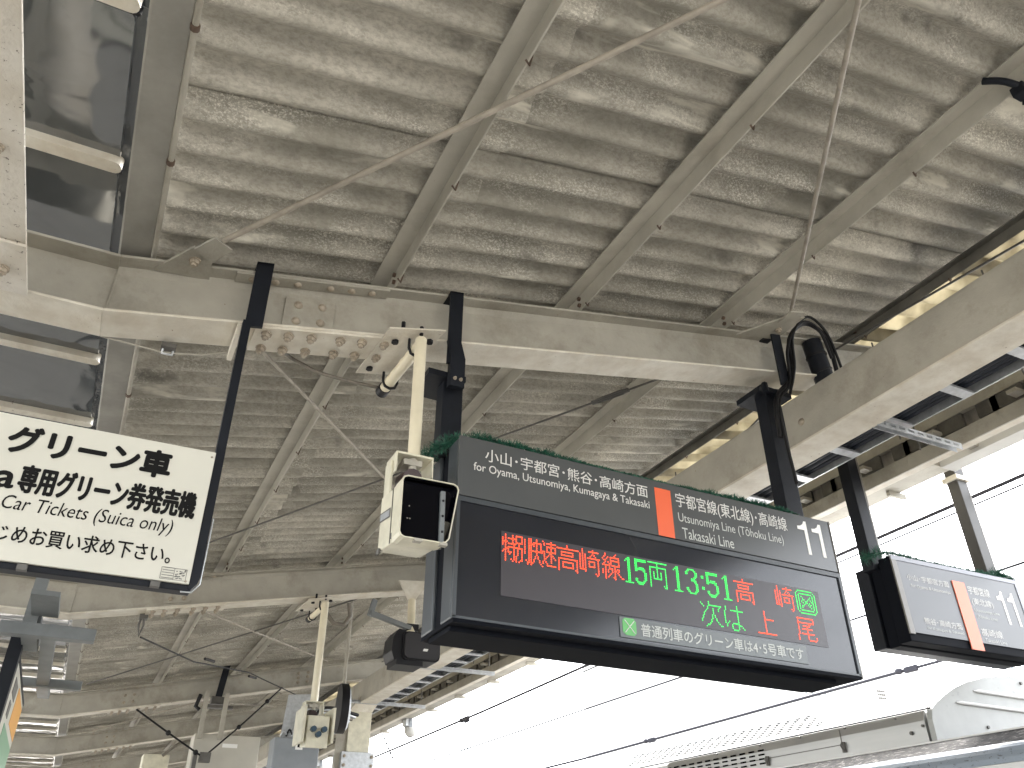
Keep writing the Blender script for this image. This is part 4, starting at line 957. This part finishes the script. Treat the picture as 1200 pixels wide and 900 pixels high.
part('frame', MB().box(-.575, -.49, 6.62, 6.75, .58, 1.60).box(-.575, -.495, 6.75, 8.7, 1.40, 1.425), NAVY, t)
part('orange_field', MB().box(-.4995, -.497, 7.65, 8.66, 1.10, 1.36), ORANGEP, t)
part('green_field', MB().box(-.4995, -.497, 7.2, 8.66, .62, 1.04), GREENP, t)
part('dark_print', MB().box(-.4995, -.496, 7.05, 7.45, 1.22, 1.33).box(-.4995, -.496, 7.1, 7.3, 1.08, 1.18), DARKST, t)

# ------------------------------------------------------------------ train
tr = thing('train', 'stainless train with grey cowl and roof air conditioner at lower right', 'train', (6.4, 10, -2.4))
YA, YB = -6, 46
part('body', MB().prism([(4.98, -1.7), (4.98, .60), (8.4, .60), (8.4, -1.7)], 'y', YA, YB), SILVT, tr)
sh = [(4.98, .602)] + [(5.12 - .14 * math.cos(R(a)), .602 + .125 * math.sin(R(a))) for a in range(0, 91, 15)] + [(5.12, .602)]
part('shoulder', MB().prism(sh, 'y', YA, YB, smooth=False), SHOULD, tr)
part('roof_cant', MB().prism([(5.12, .604), (5.12, .722), (5.325, .826), (5.6, .86), (7.9, .86), (8.3, .604)], 'y', YA, YB), SPECK, tr)
part('drip_rail', MB().box(5.318, 5.334, YA, YB, .823, .834), TROOF, tr)
prof = [(5.47, .84), (5.475, 1.00), (5.50, 1.07), (5.56, 1.115), (5.68, 1.18), (5.82, 1.245), (5.98, 1.30), (6.2, 1.35), (6.5, 1.385), (6.9, 1.385), (7.2, 1.33), (7.5, 1.22), (7.75, 1.0), (7.78, .84)]
pin = [(5.495 if x < 5.5 else x + (.012 if x < 6.5 else -.012), z - (.014 if z > .9 else 0)) for x, z in prof]
part('air_conditioner', MB().prism(pin, 'y', 4.24, 10.5), TROOF, tr)
part('cowl_end', MB().prism(prof, 'y', 4.19, 4.235), COWL, tr, bevel=.01)
for z, x0 in ((1.235, 6.02), (1.135, 5.78)):
    part('cowl_rib', MB().tube([(x0, 4.187, z), (x0 + .05, 4.180, z), (7.3, 4.180, z - .02)], [.006, .013, .013], 8), TROOF, tr)
for x, z in ((6.06, .98), (6.62, 1.34)): part('cowl_screw', MB().tube([(x, 4.19, z), (x, 4.178, z)], .012, 8), DARKST, tr)
part('side_panel', MB().prism([(5.462, .84), (5.462, 1.0), (5.480, 1.055), (5.494, 1.07), (5.494, .84)], 'y', 4.25, 7.4), SILVT, tr)
part('lid_edge_shadow', MB().tube([(5.492, 4.2, 1.078), (5.492, 10.5, 1.078)], .006, 6), BLACKP, tr)  # lid edge and its shadow put in as a black tube
part('rim_gasket', MB().tube([(x - .004, 4.236, z + .006) for x, z in prof[2:10]], .004, 6), BLACKP, tr)
part('panel_seam', MB().box(5.458, 5.463, 5.05, 7.4, .936, .942).box(5.458, 5.463, 5.05, 5.056, .936, 1.05), DARKST, tr)
for y in (5.02, 5.9, 6.7):
    part('latch', MB().box(5.445, 5.462, y, y + .03, .88, .955).tube([(5.445, y + .015, .955), (5.42, y + .015, .93), (5.445, y + .015, .89)], .006, 6), DARKST, tr)
for y, z in ((4.5, 1.06), (5.0, 1.065), (5.5, 1.062), (6.0, 1.065), (6.6, 1.065)): part('panel_screw', MB().tube([(5.475, y, z - .01), (5.458, y, z - .01)], .007, 6), DARKST, tr)
part('panel_screw', MB().tube([(5.462, 4.38, .93), (5.448, 4.38, .93)], .014, 8), DARKST, tr)
part('panel_screw', MB().tube([(5.462, 4.27, .965), (5.448, 4.27, .965)], .010, 8), DARKST, tr)
sl = MB()
for i in range(26):
    for j in range(7):
        y = 5.25 + i * .125 + j * .02
        if y < 5.3 + j * .07: continue
        a = j / 7; x = 5.60 + a * .32; z = 1.118 + .052 * 0 + (x - 5.56) * .52 + .003
        sl.add([(x, y, z), (x + .022, y, z + .0115), (x + .022, y + .06, z + .0115), (x, y + .06, z)], [(0, 1, 2, 3)])
        sl.add([(x, y, z - .004), (x + .022, y, z + .0075), (x + .022, y + .06, z + .0075), (x, y + .06, z - .004)], [(3, 2, 1, 0)])
for i in range(12):
    for j in range(4):
        y = 5.95 + i * .125; z = .90 + j * .035
        sl.box(5.452, 5.461, y, y + .07, z, z + .012)
part('vent_slots', sl, mat('vent_black', (.002, .002, .002), 1.0, spec=.0), tr, kind='stuff')

# ------------------------------------------------------------------ overhead line
def wire(label, P, r, knots=()):
    t = thing('overhead_wire', label, 'wire', P[0], 'overhead railway wires')
    part('wire', MB().tube(P, [r * (1 + max(0, min(.5, p[1] / 40))) for p in P], 6), WIREM, t)
    for k in knots:
        part('wire_clamp', MB().box(k[0] - .03, k[0] + .03, k[1] - .10, k[1] + .12, k[2] - .05, k[2] + .035), WIREM, t, bevel=.015); part('wire_clamp', MB().ball((k[0], k[1] + .22, k[2]), .045, 8, 5, (1, 1.5, 1)), WIREM, t)
    return t
wire('thin contact wire passing just behind the small sign', [(6.4, -20, 2.15), (6.4, 8, 2.15), (6.4, 20, 2.15), (6.4, 150, 2.15)], .009)
wire('messenger wire, upper one of the close pair above the contact wire', [(6.42, -20, 2.92), (6.4, 0, 2.84), (6.38, 8, 2.76), (6.35, 14, 2.66), (6.4, 28, 2.60), (6.4, 60, 2.80), (6.4, 150, 2.8)], .016, knots=((6.35, 14.6, 2.655), (6.39, 25, 2.61)))
wire('lower wire of the close pair above the small sign', [(6.42, -20, 2.83), (6.4, 0, 2.77), (6.38, 8, 2.69), (6.37, 14, 2.60), (6.4, 28, 2.53), (6.4, 60, 2.7), (6.4, 150, 2.7)], .008)
wire('farther wire crossing the white sky under the signs', [(10.0, -10, 2.60), (10.2, 4, 2.585), (10.4, 10.4, 2.56), (10.55, 17.5, 2.50), (10.6, 40, 2.5), (10.6, 150, 2.6)], .018, knots=((10.3, 8.0, 2.57), (10.48, 14.6, 2.525)))
t = thing('dropper_insulator', 'thin dropper with dark beads hanging near the column', 'insulator', (5.5, 16, 2.6))
part('rod', MB().tube([(5.42, 16.6, 2.60), (5.56, 16.2, 2.05)], .010, 6), WIREM, t)
for k in range(6): part('bead', MB().ball((5.42 + .023 * k, 16.6 - .066 * k, 2.6 - .09 * k), .022, 8, 5), WIREM, t)

# distant masts
def lattice(x, y, z0, z1, wd, label, lean=0.0, n=16, r=.03):
    t = thing('lattice_mast', label, 'mast', (x, y, z0))
    mb = MB()
    for a in (-1, 1):
        for b in (-1, 1): part('leg', MB().tube([(x + a * wd / 2, y + b * wd / 2, z0), (x + a * wd / 2 + lean, y + b * wd / 2, z1)], r, 5), MAST, t)
    for k in range(n):
        f0, f1 = k / n, (k + 1) / n; za, zc_ = z0 + (z1 - z0) * f0, z0 + (z1 - z0) * f1
        for b in (-1, 1):
            mb.tube([(x - wd / 2 + lean * f0, y + b * wd / 2, za), (x + wd / 2 + lean * f1, y + b * wd / 2, zc_)], r * .6, 4)
            mb.tube([(x - wd / 2 + lean * f0, y + b * wd / 2, za), (x + wd / 2 + lean * f0, y + b * wd / 2, za)], r * .6, 4)
    part('lattice_bracing', mb, MAST, t); return t
lattice(52.3, 120, -2.9, 18.9, 1.0, 'pale blue lattice tower far off in the white sky', n=18, r=.08)
lattice(15.6, 10.0, -2.9, 3.55, .38, 'grey lattice overhead-line mast behind the train cowl', lean=.0, n=22, r=.022)
b = thing('building', 'overexposed white building with small windows far behind the train', 'building', (85, 60, -2.9))
part('wall', MB().box(44, 86, 61, 72, -2.9, 19.5), TROOF, b)
for i in range(4):
    for j in range(3):
        x, z = 72.4 + i * .30, 16.0 + j * .34
        part('window', MB().box(x, x + .20, 60.93, 60.995, z, z + .20), DARKST, b)
for i in range(5):
    for j in range(2):
        x, z = 62.4 + i * .85, 15.6 + j * .75
        part('window', MB().box(x, x + .22, 60.93, 60.995, z + .1 * (i % 2), z + .26 + .1 * (i % 2)), CAB2, b)
part('window', MB().box(47.3, 47.75, 60.93, 60.995, 10.6, 11.2), MAST, b); part('window', MB().box(47.95, 48.4, 60.93, 60.995, 10.6, 11.2), MAST, b)
